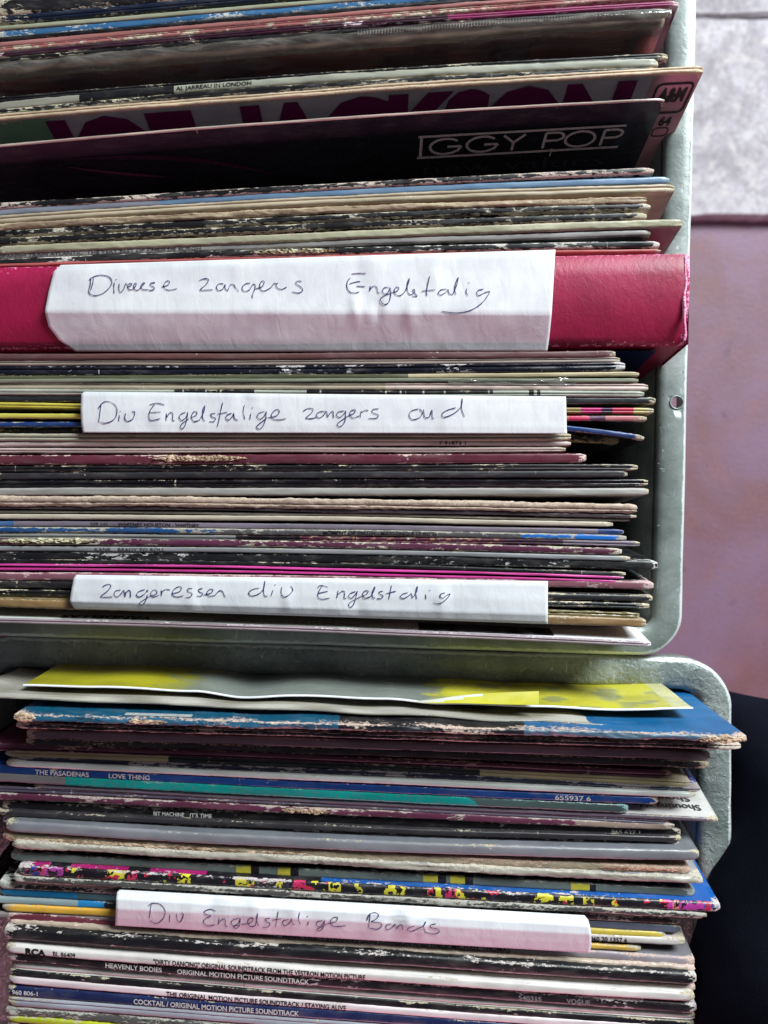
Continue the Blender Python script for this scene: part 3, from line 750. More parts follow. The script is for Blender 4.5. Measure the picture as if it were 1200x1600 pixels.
face_text(van, 'VANDELLAS', 90, 232, .0022, .0062, 1, M_ink_k, bold=.03)
face_text(van, 'DANCING IN THE STREET  HEAT WAVE', 330, 560, .0040, .0062, 1, M_ink_grey, bold=.0, name='song_lettering')
def back_patch(s, xa, xb, d0, d1, mat, side=1, name='printed_picture'):
    vs, fs = [], []
    n = 24
    for i in range(n + 1):
        px = xa + (xb - xa) * i / n
        for d in (d0, d1):
            p = s.pos(px, side, .0101); p.z = s.z - d; p.y += (.0101 - d) * math.tan(math.radians(s.lean)) + side * .00035; vs.append(p)
    for i in range(n): fs.append((i * 2, i * 2 + 1, i * 2 + 3, i * 2 + 2))
    return link(name, pydata(name, vs, fs), mat, s.root)
def photo_mat(name, a, b_, sc=60):
    m, nt, bs = newmat(name); g = NT(nt); v = g.n('ShaderNodeTexCoord').outputs['Object']
    g.l(g.mix(g.step(g.noise(v, sc, 4, .55, 1.5), .45, .62), rgb(*a), rgb(*b_)), bs.inputs['Base Color']); bs.inputs['Roughness'].default_value = .35; return m
back_patch(van, 655, 868, .0022, .012, photo_mat('black_white_photo', (20, 20, 22), (96, 94, 98), 45))
# ================================================================== LOWER CRATE
def loose_bag(lab, edge, xl, xr, zt, lean, colf, mat, thick, seed, wob=.0012, depth=.28, name='record_sleeve', cat='record', edge_mat=None):
    """a floppy thin sleeve: two skins meeting in a wavy top edge"""
    n = 220; m = M(zt); tl = math.tan(math.radians(lean)); ds = [0, .0006, .003, .006, .009, .012, .015, .018, .022, .026, .032, .04, .12, depth]
    root = empty(name, P((xl + xr) / 2, edge((xl + xr) / 2), zt) - Vector((0, depth * tl, depth)))
    for side, nm in ((1, 'back_skin'), (-1, 'front_skin')):
        vs, fs, cl = [], [], []; k = len(ds)
        for i in range(n + 1):
            px = xl + (xr - xl) * i / n; X = (px - 600) / m; Y = (800 - edge(px)) / m
            lift = wob * nz(px * .011, seed)
            for d in ds:
                o = side * (thick * min(1, d / .01) + .00012) + .0012 * nz(px * .009, d * 40, seed) * min(1, d / .01)
                vs.append(Vector((X, Y + o - d * tl, zt + lift - d + .00012 * nz(px * .3, seed))))
        for i in range(n):
            pc = xl + (xr - xl) * (i + .5) / n
            for j in range(k - 1):
                q = (i * k + j, i * k + j + 1, (i + 1) * k + j + 1, (i + 1) * k + j)
                fs.append(q if side > 0 else q[::-1]); cl.append(colf(pc, ds[j]))
        me = pydata(nm, vs, fs, True); ca = me.attributes.new('print', 'FLOAT_COLOR', 'CORNER'); buf = []
        for cc in cl: buf.extend(list(rgb(*cc)) * 4)
        ca.data.foreach_set('color', buf); wa = me.attributes.new('wear', 'FLOAT', 'POINT')
        link(nm, me, mat, root)
    # pale folded edge
    vs, fs = [], []
    for i in range(n + 1):
        px = xl + (xr - xl) * i / n; X = (px - 600) / m; Y = (800 - edge(px)) / m; lift = wob * nz(px * .011, seed)
        for a, b_ in ((.0005, -.0006), (.0003, .0003), (-.0003, .0003), (-.0005, -.0006)): vs.append(Vector((X, Y + a, zt + lift + b_ + .00012 * nz(px * .3, seed))))
    for i in range(n):
        for j in range(3): fs.append((i * 4 + j, i * 4 + j + 1, i * 4 + j + 5, i * 4 + j + 4))
    link('folded_edge', pydata('folded_edge', vs, fs, True), edge_mat or M_paper, root)
    tag(root, lab, cat, GL); return root
def interp(pts):
    def f(x):
        if x <= pts[0][0]: return pts[0][1]
        for (a, ya), (b_, yb) in zip(pts, pts[1:]):
            if x <= b_:
                t = (x - a) / (b_ - a); t = t * t * (3 - 2 * t); return ya + (yb - ya) * t
        return pts[-1][1]
    return f
E1 = interp([(35, 1071), (150, 1073), (300, 1080), (380, 1090), (450, 1087), (600, 1092), (690, 1099), (840, 1104), (960, 1109), (1083, 1107)])
def bagcol(p, d):
    def sm(a, b_, x): t = min(1, max(0, (x - a) / (b_ - a))); return t * t * (3 - 2 * t)
    j = 26 * nz(p * .03, d * 160, 3) + 8 * nz(p * .15, d * 400, 1)
    yl = max(1 - sm(225, 330, p + 2 * j), sm(660, 700, p + j) * (1 - .55 * sm(.35, .6, nz(p * .02, d * 120, 9) + .3)))
    a = (122, 128, 122); y_ = (160, 154, 34) if p < 400 else (194, 188, 60)
    if p > 1056: a, yl = (196, 192, 140), 0
    return tuple(a[i] + (y_[i] - a[i]) * yl for i in range(3))
loose_bag('floppy yellow and grey printed inner sleeve at the back of the lower crate', E1, 36, 1083, .004, -2,
          bagcol, card_mat((214, 210, 180), .16, .1, .15), .0006, 2.2, wob=.0016)
# flap of that sleeve curling up
vs, fs = [], []
n = 60
for i in range(n + 1):
    u = i / n; px = 640 + 202 * u; base = E1(px) + 1 - 4 * u; hgt = (1 - (1 - u) ** 1.7) * 21
    for j in range(5):
        v = j / 4; vs.append(P(px, base - hgt * v, .0056 + .0045 * u * (1 - v)))
for i in range(n):
    for j in range(4): a = i * 5 + j; fs.append((a, a + 5, a + 6, a + 1))
me = pydata('paper_flap', vs, fs, True); ca = me.attributes.new('print', 'FLOAT_COLOR', 'CORNER'); buf = []
for i in range(n):
    for j in range(4): buf.extend(list(rgb(*((194, 188, 56) if j < min(4, (i - 6) / 9) else (206, 208, 196)))) * 4)
ca.data.foreach_set('color', buf); me.attributes.new('wear', 'FLOAT', 'POINT')
link('paper_flap', me, card_mat((214, 210, 180), .25, .1, .15), [o for o in C.objects if o.get('label', '').startswith('floppy yellow')][0])

E2 = interp([(-60, 1084), (0, 1090), (200, 1098), (400, 1107), (600, 1116), (800, 1126), (1050, 1138)])
rb = loose_bag('cloudy grey plastic outer sleeve behind the torn blue gatefold', E2, -55, 1056, .012, -1,
          lambda p, d: (lambda q: tuple(a + (b_ - a) * q for a, b_ in zip((132, 127, 112), (184, 180, 171))))(min(1, max(0, .45 + 1.6 * nz(p * .011, d * 90, 5) + (.4 if d < .004 else 0)))), card_mat((190, 186, 176), .2, .05, .4), .0008, 7.1, wob=.002, edge_mat=M_cloudy)  # whitish waves are the plastic's highlights, put into its colour
BL3 = lambda p, k: (176, 180, 178) if 192 < p < 290 and k < .66 else (18, 86, 124) if p < 528 else (26, 26, 32) if p < 800 else (22, 104, 160)
b3 = L('large blue gatefold with badly frayed corners, sticking out past the rim', (1121, 1136, 1154), 10, [(-300, 528, (34, 88, 116)), (528, 820, (24, 24, 30)), (820, 2000, (70, 96, 116))], 1168, xl=20, z=.021,
  b=lambda p, k: (16, 78, 106) if p < 528 else (24, 24, 30) if p < 822 else (20, 92, 142), w=.72, rough=1.2, wc=(206, 182, 168), groove=False, lean=-4, f=INK)
torn_patch(b3, 196, 262, .8, M_torn, seed=1); torn_patch(b3, 1085, 1166, 1.5, M_torn, seed=3, up=-.4, hgt=.001); torn_patch(b3, 22, 56, 1.6, M_torn, seed=6, up=.0, hgt=.001)
back_patch(b3, 190, 296, .0028, .006, flat_mat('white_sticker', (170, 176, 176)), name='sticker')
L('dark torn board right in front of the frayed blue gatefold', (1133, 1148, 1168), 9, (44, 54, 56), 1160, xl=24, w=.85, rough=.6, wc=(206, 190, 176), f=DMR)
L('dark plum grey sleeve with a wide smooth spine', (1146, 1162, 1183), 14, (96, 88, 96), 1111, w=.25, g=.3)
L('black spine with tiny unreadable white print near the middle', (1158, 1174, 1196), 12, BLK, 1110, w=.5)
L('dark maroon spine ending in a frayed tan corner', (1168, 1187, 1211), 12, (72, 24, 52), 1050, w=.42, wc=(190, 166, 146))
L('cream spine with a long scuffed black middle section', (1178, 1196, 1226), 11, [(-300, 265, (182, 168, 130)), (265, 752, (30, 40, 42)), (752, 2000, (186, 172, 130))], 1080, w=.5, b=(176, 168, 134), lean=-16)
L('torn navy spine whose royal blue back shows at the right', (1186, 1206, 1235), 8, (34, 38, 62), 1096, w=.9, b=(22, 52, 148), lean=-17, wc=(170, 160, 160))
L('clean white spine just above the blue THE PASADENAS spine', (1193, 1217, 1243), 8, (212, 218, 212), 1088, xl=8, w=.12)
sh = L('white sleeve behind THE PASADENAS, its text Shouting upside down', (1226, 1252, 1283), 6, (106, 98, 110), 1124, w=.45, b=(190, 188, 184), lean=-18, f=DGR)
for i, (tx, xa, xb) in enumerate((('Shouting side', 996, 1104), ('Shout', 1040, 1094), ('Collis', 1040, 1088), ('Stars', 1046, 1082))):
    face_text(sh, tx, xa, xb, .0042 + i * .0056, .0080 + i * .0056, 1, M_ink_grey, bold=.015)
ps = L('royal blue spine lettered THE PASADENAS LOVE THING in white', (1202, 1229, 1252), 12, (20, 62, 126), 1030, w=.25, g=.25, lift=.0015, f=(20, 40, 90), groove=False)
spine_text(ps, 'THE PASADENAS', 55, 139, M_ink_w, .62); spine_text(ps, 'LOVE THING', 170, 234, M_ink_w, .62); spine_text(ps, '655937 6', 867, 923, M_ink_w, .62)
def tealf(p, k):
    if p < 100: return (122, 120, 120)
    if p < 742 + (k - .5) * 24: return (60, 140, 136) if nz(p * .25, k * 4) > .22 else (14, 150, 142)
    return (70, 90, 88)
te = L('teal spine in glossy film below the royal blue one', (1215, 1242, 1265), 14, tealf, 983, w=.22, g=.12, groove=False, cols=260, lift=.001, wc=(150, 190, 186))
L('grey purple spine with a few white nicks below the teal spine', (1233, 1257, 1286), 9, (88, 82, 98), 1047, w=.6, wc=(206, 196, 196))
mt = L('plum spine with a frayed tan tear in its middle', (1244, 1268, 1293), 11, [(-300, 900, (104, 50, 74)), (900, 2000, (150, 130, 120))], 1055, w=.78, wc=(206, 188, 180), rough=.3, groove=False)
torn_patch(mt, 440, 516, .9, M_torn, seed=12)
bt = L('black spine lettered BIT MACHINE IT\'S TIME', (1259, 1281, 1303), 15, INK, 1065, xl=2, w=.45, wc=(206, 196, 180), groove=False)
spine_text(bt, 'BIT MACHINE', 240, 288, M_ink_w, .42, up=-.1); spine_text(bt, "IT'S TIME", 297, 331, M_ink_w, .42, up=-.1); spine_text(bt, '865 627 1', 955, 1000, M_ink_w, .45)
L('charcoal spine, smooth, under the BIT MACHINE spine', (1271, 1294, 1313), 9, (50, 47, 50), 1066, w=.3)
L('blue-black spine over the wide light grey spine', (1282, 1304, 1323), 13, (26, 26, 34), 1064, xl=3, w=.55, wc=(206, 200, 200))
L('wide light grey spine with one white crease', (1292, 1320, 1338), 16, (122, 122, 128), 1094, xl=8, w=.2, g=.3, b=(104, 106, 112), lean=-13)
tn = L('tan spine stripped to bare brown board along its left half', (1308, 1336, 1361), 12, (140, 128, 106), 1080, xl=3, w=.8, rough=.9, wc=(196, 166, 146), groove=False)
torn_patch(tn, 10, 520, .62, M_torn, seed=21, hgt=.0005); torn_patch(tn, 935, 1066, .6, fibre_mat('reddish_bare_card', (110, 70, 58), (190, 140, 124)), seed=23, hgt=.0005)
L('fuzzy grey cream spine above the black gap', (1319, 1347, 1377), 10, (156, 150, 138), 1100, xl=18, w=.8, rough=.9, lean=-14, b=(136, 136, 140), wc=(196, 188, 172))
YB = [(368, 392), (434, 455), (660, 685), (703, 728), (893, 920)]
def gy(p, k):
    for a, b_ in YB:
        if a < p < b_: return (190, 180, 60)
        if b_ <= p < b_ + 12: return INK
    return (98, 108, 104)
L('grey green spine with five small yellow squares', (1338, 1366, 1396), 13, gy, 1087, xl=15, w=.45, cols=330, wc=(176, 180, 170))
def pop(p, k):
    if p < 48: return (60, 60, 70)
    if p < 62: return (40, 50, 140)
    if p < 98: return (160, 60, 140) if nz(p * .1) > -.1 else (190, 60, 110)
    if 1035 < p < 1100: return (176, 60, 150) if not 1050 < p < 1062 else (206, 120, 120)
    if p >= 1100: return (30, 80, 170)
    a = nz(p * .03, 4.0) + .35 * nz(p * .10, k * 1.2, 2)
    b_ = nz(p * .13 + 9, k * 2.5, 7)
    if 455 < p < 478 or 205 < p < 215 or 696 < p < 706: return (190, 40, 90)
    if a > .10: return (206, 194, 56)
    return (22, 20, 26) if nz(p * .05, 1) > -.3 else (44, 34, 60)
L('black spine splashed with yellow and magenta comic print', (1358, 1387, 1419), 14, pop, 1127, xl=27, w=.5, cols=520, blotch=True, groove=False,
  b=lambda p, k: ((20, 18, 24) if (75 < p < 108 or 198 < p < 232 or 322 < p < 500) else (150, 22, 92)) if p < 500 else (18, 80, 152), lean=-14, wc=(206, 196, 196))
L('shredded grey and black spine under the comic print spine', (1373, 1400, 1432), 9, (70, 68, 66), 1106, xl=18, w=1.0, rough=.7, wc=(186, 182, 172))
br = L('black chipped spine just above the fourth paper label', (1384, 1410, 1441), 10, (24, 28, 28), 1066, w=.82, wc=(190, 192, 182), groove=False)
spine_text(br, 'BRONSKI', 168, 210, M_ink_dim, .6)
L('sky blue spine left of the fourth paper label', (1394, 1420, 1453), 12, [(-300, 120, (20, 118, 168)), (120, 200, (70, 96, 104)), (200, 2000, (96, 104, 124))], 1065, w=.35, lift=-.001)
L('pale worn blue spine at left, yellow at its right end', (1407, 1433, 1463), 10, [(-300, 120, (140, 156, 158)), (120, 160, (40, 130, 190)), (160, 700, (30, 34, 44)), (700, 2000, (206, 182, 74))], 1042, w=.5, lift=-.001, wc=(190, 196, 190))
gd = L('golden spine at left, white with number 060 20 1357 6 at right', (1419, 1444, 1473), 11, [(-300, 400, GOLD), (400, 2000, (196, 188, 184))], 1072, w=.3, lift=-.001, b=(180, 170, 170), groove=False)
spine_text(gd, '060 20 1357 6', 922, 980, M_ink_k, .65)
gg = L('narrow grey spine 259 853-1 at left turning gold right of the label', (1430, 1452, 1484), 8, [(-300, 400, (128, 116, 116)), (400, 2000, (196, 160, 74))], 1003, w=.35, lift=-.001, groove=False)
spine_text(gg, '259 853-1', 52, 92, M_ink_grey, .7)
mv = L('maroon to grey soundtrack spine lettered MIAMI VICE', (1433, 1464, 1505), 13, [(-300, 330, (112, 48, 62)), (330, 420, (120, 70, 84)), (420, 2000, (146, 136, 142))], 1087, xl=5, z=-.0006, w=.5, b=(112, 108, 114), lean=-19, wc=(206, 180, 170), groove=False)
spine_text(mv, 'MUSIC FROM THE TELEVISION SERIES "MIAMI VICE" / STARRING DON JOHNSON AND PHILIP MICHAEL THOMAS', 255, 797, M_ink_k, .62, up=-.12)
L('thick bare cream spine with a rough pinkish upper edge', (1444, 1480, 1517), 12, (176, 160, 142), 1088, xl=14, w=.5, rough=1.0, wc=(214, 186, 176))
L('broad black spine above the pale barcode spine', (1459, 1494, 1532), 17, (22, 23, 26), 1090, xl=5, w=.45, wc=(206, 196, 190))
L('pale spine striped with grey barcode print', (1471, 1508, 1546), 11, lambda p, k: ((90, 96, 96) if nz(p * .8) > -.05 else (150, 150, 146)) if 280 < p < 860 and k > .45 else (184, 168, 154), 1088, w=.35, cols=460, wc=(206, 176, 170))
rc = L('white spine with RCA mark and DIRTY DANCING soundtrack lettering', (1482, 1522, 1560), 12, (208, 202, 198), 1087, xl=8, w=.05, lift=.0009, groove=False)
spine_text(rc, 'RCA', 40, 72, M_ink_k, .8, bold=.06); spine_text(rc, 'BL 86409', 83, 118, M_ink_k, .6)
spine_text(rc, '"DIRTY DANCING" ORIGINAL SOUNDTRACK FROM THE VESTRON MOTION PICTURE', 240, 571, M_ink_k, .68)
hb = L('black spine lettered HEAVENLY BODIES in white', (1493, 1535, 1577), 15, (24, 22, 26), 1090, xl=10, w=.5, wc=(206, 196, 196), groove=False)
spine_text(hb, 'HEAVENLY BODIES', 165, 253, M_ink_w, .5, up=-.05); spine_text(hb, 'ORIGINAL MOTION PICTURE SOUNDTRACK', 277, 483, M_ink_w, .5, up=-.05)
spine_text(hb, '540315', 810, 846, M_ink_dim, .5); spine_text(hb, 'VOGUE', 885, 922, M_ink_dim, .5)
L('clean white spine between the two black soundtrack spines', (1508, 1550, 1591), 10, (214, 216, 208), 1088, w=.2)
L('black spine with white nicks above the STAYING ALIVE spine', (1519, 1561, 1602), 11, (24, 22, 26), 1086, w=.6)
sa = L('pinkish white spine lettered STAYING ALIVE', (1530, 1572, 1612), 11, (214, 200, 202), 1086, w=.05, lift=.001, groove=False)
spine_text(sa, 'THE ORIGINAL MOTION PICTURE SOUNDTRACK / STAYING ALIVE', 260, 541, M_ink_k, .7)
ck = L('navy spine lettered COCKTAIL in white near the bottom', (1548, 1586, 1630), 15, (28, 40, 82), 1084, w=.3, lift=.0003, g=.3, groove=False)
spine_text(ck, 'COCKTAIL / ORIGINAL MOTION PICTURE SOUNDTRACK', 209, 467, M_ink_w, .52); spine_text(ck, '960 806-1', 19, 59, M_ink_w, .45)
L('pale grey lilac spine under the navy COCKTAIL spine', (1564, 1602, 1645), 14, (152, 152, 162), 1084, w=.2)
L('crumbly torn grey spine in the bottom left corner', (1579, 1617, 1660), 13, (84, 82, 80), 1080, w=1.0, rough=1.0, wc=(186, 182, 172))
L('lime yellow spine at the bottom left edge of the photo', (1592, 1630, 1672), 9, (176, 184, 40), 1082, w=.3)
L('black spine in the extreme bottom left corner', (1604, 1643, 1685), 14, INK, 1082, w=.4)
# ================================================================== PAPER LABELS
def paper_label(lab, rows, strokes, wrinkles, seed, round_l=10, n=170):
    """rows: (left x, left y, right x, right y, z) from the top edge to the bottom edge, photo pixels and metres"""
    K = 6
    dense = []
    for (a, b_) in zip(rows, rows[1:]):
        for q in range(K): dense.append(tuple(a[i] + (b_[i] - a[i]) * q / K for i in range(5)))
    dense.append(rows[-1]); R = len(dense)
    rt = 0.00011
    def wr(px, py):
        z = .00022 * nz(px * .012, py * .03, seed) + .00010 * nz(px * .05, py * .04, seed + 3)
        for (wx, wy, rad, amp) in wrinkles:
            d = math.hypot((px - wx) * (1 + .3 * nz(py * .2, wx)), (py - wy) * .45) / rad
            if d < 1: z += amp * (1 - d) ** 2 * math.cos(d * 4)
        return z
    vs, fs = [], []
    for off in (0, -rt):
        for r_, (xa, ya, xb, yb, z) in enumerate(dense):
            k = min(r_, R - 1 - r_) / (R - 1) * 2
            for i in range(n + 1):
                u = i / n; px = xa + (xb - xa) * u; py = ya + (yb - ya) * u
                vs.append(P(px, py, z + wr(px, py) + off))
    W = n + 1
    for r_ in range(R - 1):
        for i in range(n):
            a = r_ * W + i; fs.append((a, a + W, a + W + 1, a + 1))
            b0 = R * W + a; fs.append((b0, b0 + 1, b0 + W + 1, b0 + W))
    o_ = R * W
    for i in range(n): fs.append((i, i + 1, o_ + i + 1, o_ + i)); a = (R - 1) * W + i; fs.append((a, o_ + a, o_ + a + 1, a + 1))
    for r_ in range(R - 1): a = r_ * W; fs.append((a, o_ + a, o_ + a + W, a + W)); b0 = a + n; fs.append((b0, b0 + W, o_ + b0 + W, o_ + b0))
    mid = rows[len(rows) // 2]
    root = empty('paper_label', P((mid[0] + mid[2]) / 2, (mid[1] + mid[3]) / 2, mid[4] - .001))
    sheet = link('paper_strip', pydata('paper_strip', vs, fs, True), M_paper, root)
    def zat(px, py):
        for a, b_ in zip(rows, rows[1:]):
            ua = (px - a[0]) / (a[2] - a[0]); ya = a[1] + (a[3] - a[1]) * ua; yb = b_[1] + (b_[3] - b_[1]) * ua
            if ya <= py <= yb: t = (py - ya) / max(1e-6, yb - ya); return a[4] + (b_[4] - a[4]) * t + wr(px, py)
        return rows[-1][4]
    vs, fs = [], []
    for (ox, oy, sc), sts in strokes:
        for st_ in sts:
            pts = [(ox + x / sc, oy + y / sc) for x, y in st_]
            if len(pts) == 1: x, y = pts[0]; pts = [(x - .8, y + .4), (x + .8, y - .5)]
            sm = []
            for i in range(len(pts) - 1):
                p0 = pts[max(i - 1, 0)]; p1 = pts[i]; p2 = pts[i + 1]; p3 = pts[min(i + 2, len(pts) - 1)]
                for q in range(6):
                    t = q / 6
                    sm.append(tuple(.5 * (2 * p1[c_] + (p2[c_] - p0[c_]) * t + (2 * p0[c_] - 5 * p1[c_] + 4 * p2[c_] - p3[c_]) * t * t + (3 * p1[c_] - p0[c_] - 3 * p2[c_] + p3[c_]) * t ** 3) for c_ in (0, 1)))
            sm.append(pts[-1])
            wp = [P(x, y, zat(x, y) + .00032) for x, y in sm]
            ws = [.00034 * (1 + .55 * nz(q_ * .23, sm[0][0] * .1) + .25 * nz(q_ * .9, sm[0][0])) * (.55 if q_ in (0, len(sm) - 1) else 1) for q_ in range(len(sm))]
            ribbon(wp, ws, Vector((0, 0, 1)), vs, fs)
    link('handwriting', pydata('handwriting', vs, fs), M_pen, root)
    tag(root, lab, 'label'); return root
A1 = ((120, 415, 3.243), [[(72, 60), (68, 100), (60, 130), (75, 148), (105, 150), (140, 135), (170, 105), (178, 78), (160, 55), (120, 48), (85, 56), (62, 72)], [(85, 62), (80, 95), (70, 125)],
    [(190, 85), (188, 115), (190, 140)], [(200, 70)], [(215, 90), (214, 120), (222, 135), (238, 118), (248, 92), (258, 100)], [(258, 108), (275, 100), (278, 90), (265, 92), (258, 108), (268, 122), (288, 118)],
    [(288, 118), (300, 100), (300, 88), (290, 95), (290, 115), (305, 125), (325, 112)], [(325, 112), (338, 95), (345, 88), (335, 88), (325, 105), (335, 120), (365, 122)], [(398, 86), (378, 88), (372, 98), (392, 110), (388, 122), (366, 125)],
    [(430, 108), (462, 98), (470, 80), (455, 78), (442, 95), (445, 115), (470, 124), (508, 116)],
    [(620, 75), (650, 65), (668, 72), (655, 95), (626, 122), (650, 124), (690, 122)], [(745, 92), (720, 92), (708, 110), (718, 126), (740, 118), (752, 95), (752, 115), (765, 128)], [(765, 128), (778, 98), (795, 96), (805, 112), (822, 130)],
    [(880, 88), (855, 92), (838, 112), (848, 130), (875, 122), (892, 95), (905, 100), (900, 125), (890, 150), (892, 165)], [(905, 118), (940, 105), (950, 82), (938, 78), (928, 95), (930, 118), (950, 128), (985, 110)],
    [(985, 110), (1000, 90), (1012, 92), (1018, 88), (1010, 105), (1035, 120), (1065, 108)], [(1140, 80), (1120, 78), (1110, 90), (1135, 108), (1145, 125), (1125, 138), (1090, 132)]])
A2 = ((520, 410, 3.243), [[(95, 58), (130, 55), (168, 55)], [(90, 78), (75, 95), (72, 125), (85, 148), (110, 155), (135, 148)], [(85, 108), (120, 98), (140, 97)], [(120, 120), (165, 122)],
    [(190, 118), (188, 145)], [(188, 140), (205, 120), (222, 125), (228, 150), (238, 155)], [(285, 125), (262, 128), (252, 145), (262, 160), (282, 150), (290, 128), (294, 160), (285, 200), (262, 213), (243, 195), (250, 175), (295, 155)],
    [(295, 155), (325, 145), (335, 128), (322, 125), (312, 140), (318, 162), (340, 168), (365, 150)], [(365, 150), (382, 110), (388, 80), (378, 110), (380, 150), (395, 165)], [(395, 165), (415, 150), (412, 135), (405, 145), (425, 165), (425, 172), (402, 170)],
    [(492, 68), (482, 110), (475, 150), (478, 170)], [(450, 145), (520, 138)], [(578, 135), (550, 138), (535, 155), (548, 165), (575, 150), (585, 138), (590, 158), (610, 162)], [(610, 160), (630, 110), (636, 75), (622, 110), (618, 140), (625, 162)],
    [(680, 130), (676, 150), (685, 168)], [(690, 103)], [(765, 135), (740, 140), (730, 155), (740, 168), (765, 155), (785, 148), (795, 150), (770, 190), (730, 225), (680, 248), (620, 255), (550, 248)]])
B1 = ((120, 610, 3.529), [[(135, 75), (130, 110), (125, 150), (120, 170)], [(118, 100), (140, 70), (170, 60), (205, 75), (222, 105), (215, 145), (190, 170), (150, 180), (120, 170)], [(235, 135), (232, 170)], [(240, 115)], [(270, 125), (265, 155), (280, 170), (310, 155), (320, 120), (305, 118)],
    [(400, 80), (440, 70), (485, 80)], [(430, 75), (405, 110), (398, 145), (410, 165), (460, 155)], [(400, 122), (465, 118)], [(495, 125), (492, 168)], [(495, 150), (515, 122), (530, 130), (528, 165), (540, 165)],
    [(600, 120), (575, 130), (565, 150), (580, 165), (605, 145), (612, 120), (605, 170), (590, 205), (572, 210), (578, 185), (620, 155)], [(630, 150), (660, 135), (660, 118), (645, 118), (632, 145), (645, 170), (675, 165)], [(675, 165), (700, 120), (706, 85), (695, 110), (695, 155), (708, 168)],
    [(765, 125), (740, 130), (745, 145), (765, 155), (755, 172), (730, 170)], [(805, 65), (795, 110), (785, 160), (775, 200)], [(775, 130), (830, 120)], [(855, 125), (830, 135), (822, 155), (840, 162), (860, 140), (865, 125), (870, 155), (890, 165)], [(925, 80), (918, 120), (928, 160)], [(960, 125), (955, 160)], [(968, 97)],
    [(1035, 115), (1005, 125), (995, 145), (1010, 158), (1035, 140), (1045, 115), (1040, 165), (1020, 205), (1000, 212), (995, 195), (1050, 150)], [(1055, 150), (1100, 140), (1118, 115), (1100, 105), (1075, 130), (1080, 155), (1110, 162), (1155, 155)]])
B2 = ((450, 605, 2.667), [[(62, 100), (85, 88), (105, 92), (95, 110), (75, 128), (100, 130), (125, 122)], [(155, 100), (130, 103), (118, 118), (130, 128), (150, 115), (160, 100), (165, 125)], [(165, 125), (178, 105), (188, 103), (190, 128)], [(235, 98), (210, 103), (203, 118), (218, 125), (238, 105), (240, 100), (238, 140), (222, 162), (208, 160), (210, 148), (250, 120)],
    [(250, 120), (275, 108), (280, 95), (265, 97), (258, 112), (270, 128), (300, 118)], [(305, 98), (302, 128)], [(305, 105), (325, 95), (335, 98)], [(378, 90), (355, 92), (352, 105), (375, 115), (370, 128), (335, 130)], [(545, 90), (515, 98), (505, 118), (520, 135), (550, 125), (560, 105), (548, 90)], [(565, 92), (570, 125), (590, 122), (600, 95), (602, 128), (610, 128)],
    [(700, 85), (665, 95), (643, 110), (650, 125), (690, 110), (722, 80), (726, 45), (724, 90), (736, 124)]])
C1 = ((100, 890, 3.158), [[(190, 85), (215, 72), (232, 80), (215, 105), (182, 132), (205, 136), (240, 134)], [(280, 100), (255, 105), (248, 122), (262, 135), (285, 115), (295, 102), (300, 130)], [(305, 108), (302, 135)], [(303, 120), (318, 102), (328, 110), (328, 138)], [(400, 98), (370, 108), (358, 125), (372, 135), (400, 118), (412, 100), (408, 140), (392, 170), (378, 175), (375, 162), (425, 130)],
    [(425, 130), (455, 120), (458, 105), (442, 100), (428, 118), (438, 135), (470, 125)], [(480, 100), (482, 130)], [(480, 115), (500, 98), (525, 100)], [(535, 118), (570, 108), (580, 88), (562, 85), (540, 102), (535, 125), (560, 135), (590, 128)], [(635, 92), (612, 95), (612, 108), (632, 118), (622, 135), (598, 138)], [(685, 92), (665, 98), (668, 110), (685, 118), (675, 130), (655, 130)],
    [(690, 125), (725, 115), (735, 98), (718, 98), (705, 115), (715, 130), (745, 128)], [(745, 128), (765, 105), (782, 108), (790, 125), (797, 135)], [(965, 90), (930, 98), (912, 115), (925, 130), (960, 120), (985, 95), (992, 55), (985, 100), (990, 128), (1005, 132)], [(1032, 100), (1022, 130)], [(1042, 75)], [(1075, 85), (1072, 115), (1085, 135), (1110, 125), (1130, 100), (1118, 80)]])
C2 = ((460, 890, 2.927), [[(108, 82), (120, 72), (155, 80)], [(130, 70), (112, 100), (108, 125), (125, 135), (162, 130)], [(110, 108), (155, 98)], [(200, 95), (195, 130)], [(197, 115), (220, 98), (230, 105), (228, 130), (238, 130)], [(280, 100), (258, 108), (248, 122), (262, 130), (280, 112), (288, 100), (275, 150), (262, 170), (250, 168), (255, 150), (310, 120)],
    [(310, 120), (330, 112), (338, 98), (322, 98), (312, 115), (325, 130), (350, 122)], [(350, 122), (365, 95), (368, 78), (358, 100), (358, 125), (370, 130)], [(405, 98), (388, 102), (392, 112), (405, 120), (398, 132), (378, 132)], [(445, 72), (438, 105), (432, 135)], [(418, 110), (465, 98)], [(520, 105), (495, 112), (485, 125), (500, 132), (525, 118), (535, 110), (540, 130)], [(540, 130), (560, 100), (562, 75), (555, 105), (560, 135)],
    [(600, 112), (602, 135)], [(620, 95)], [(690, 105), (670, 112), (668, 125), (680, 130), (700, 115), (712, 112), (695, 135), (665, 155), (635, 152)]])
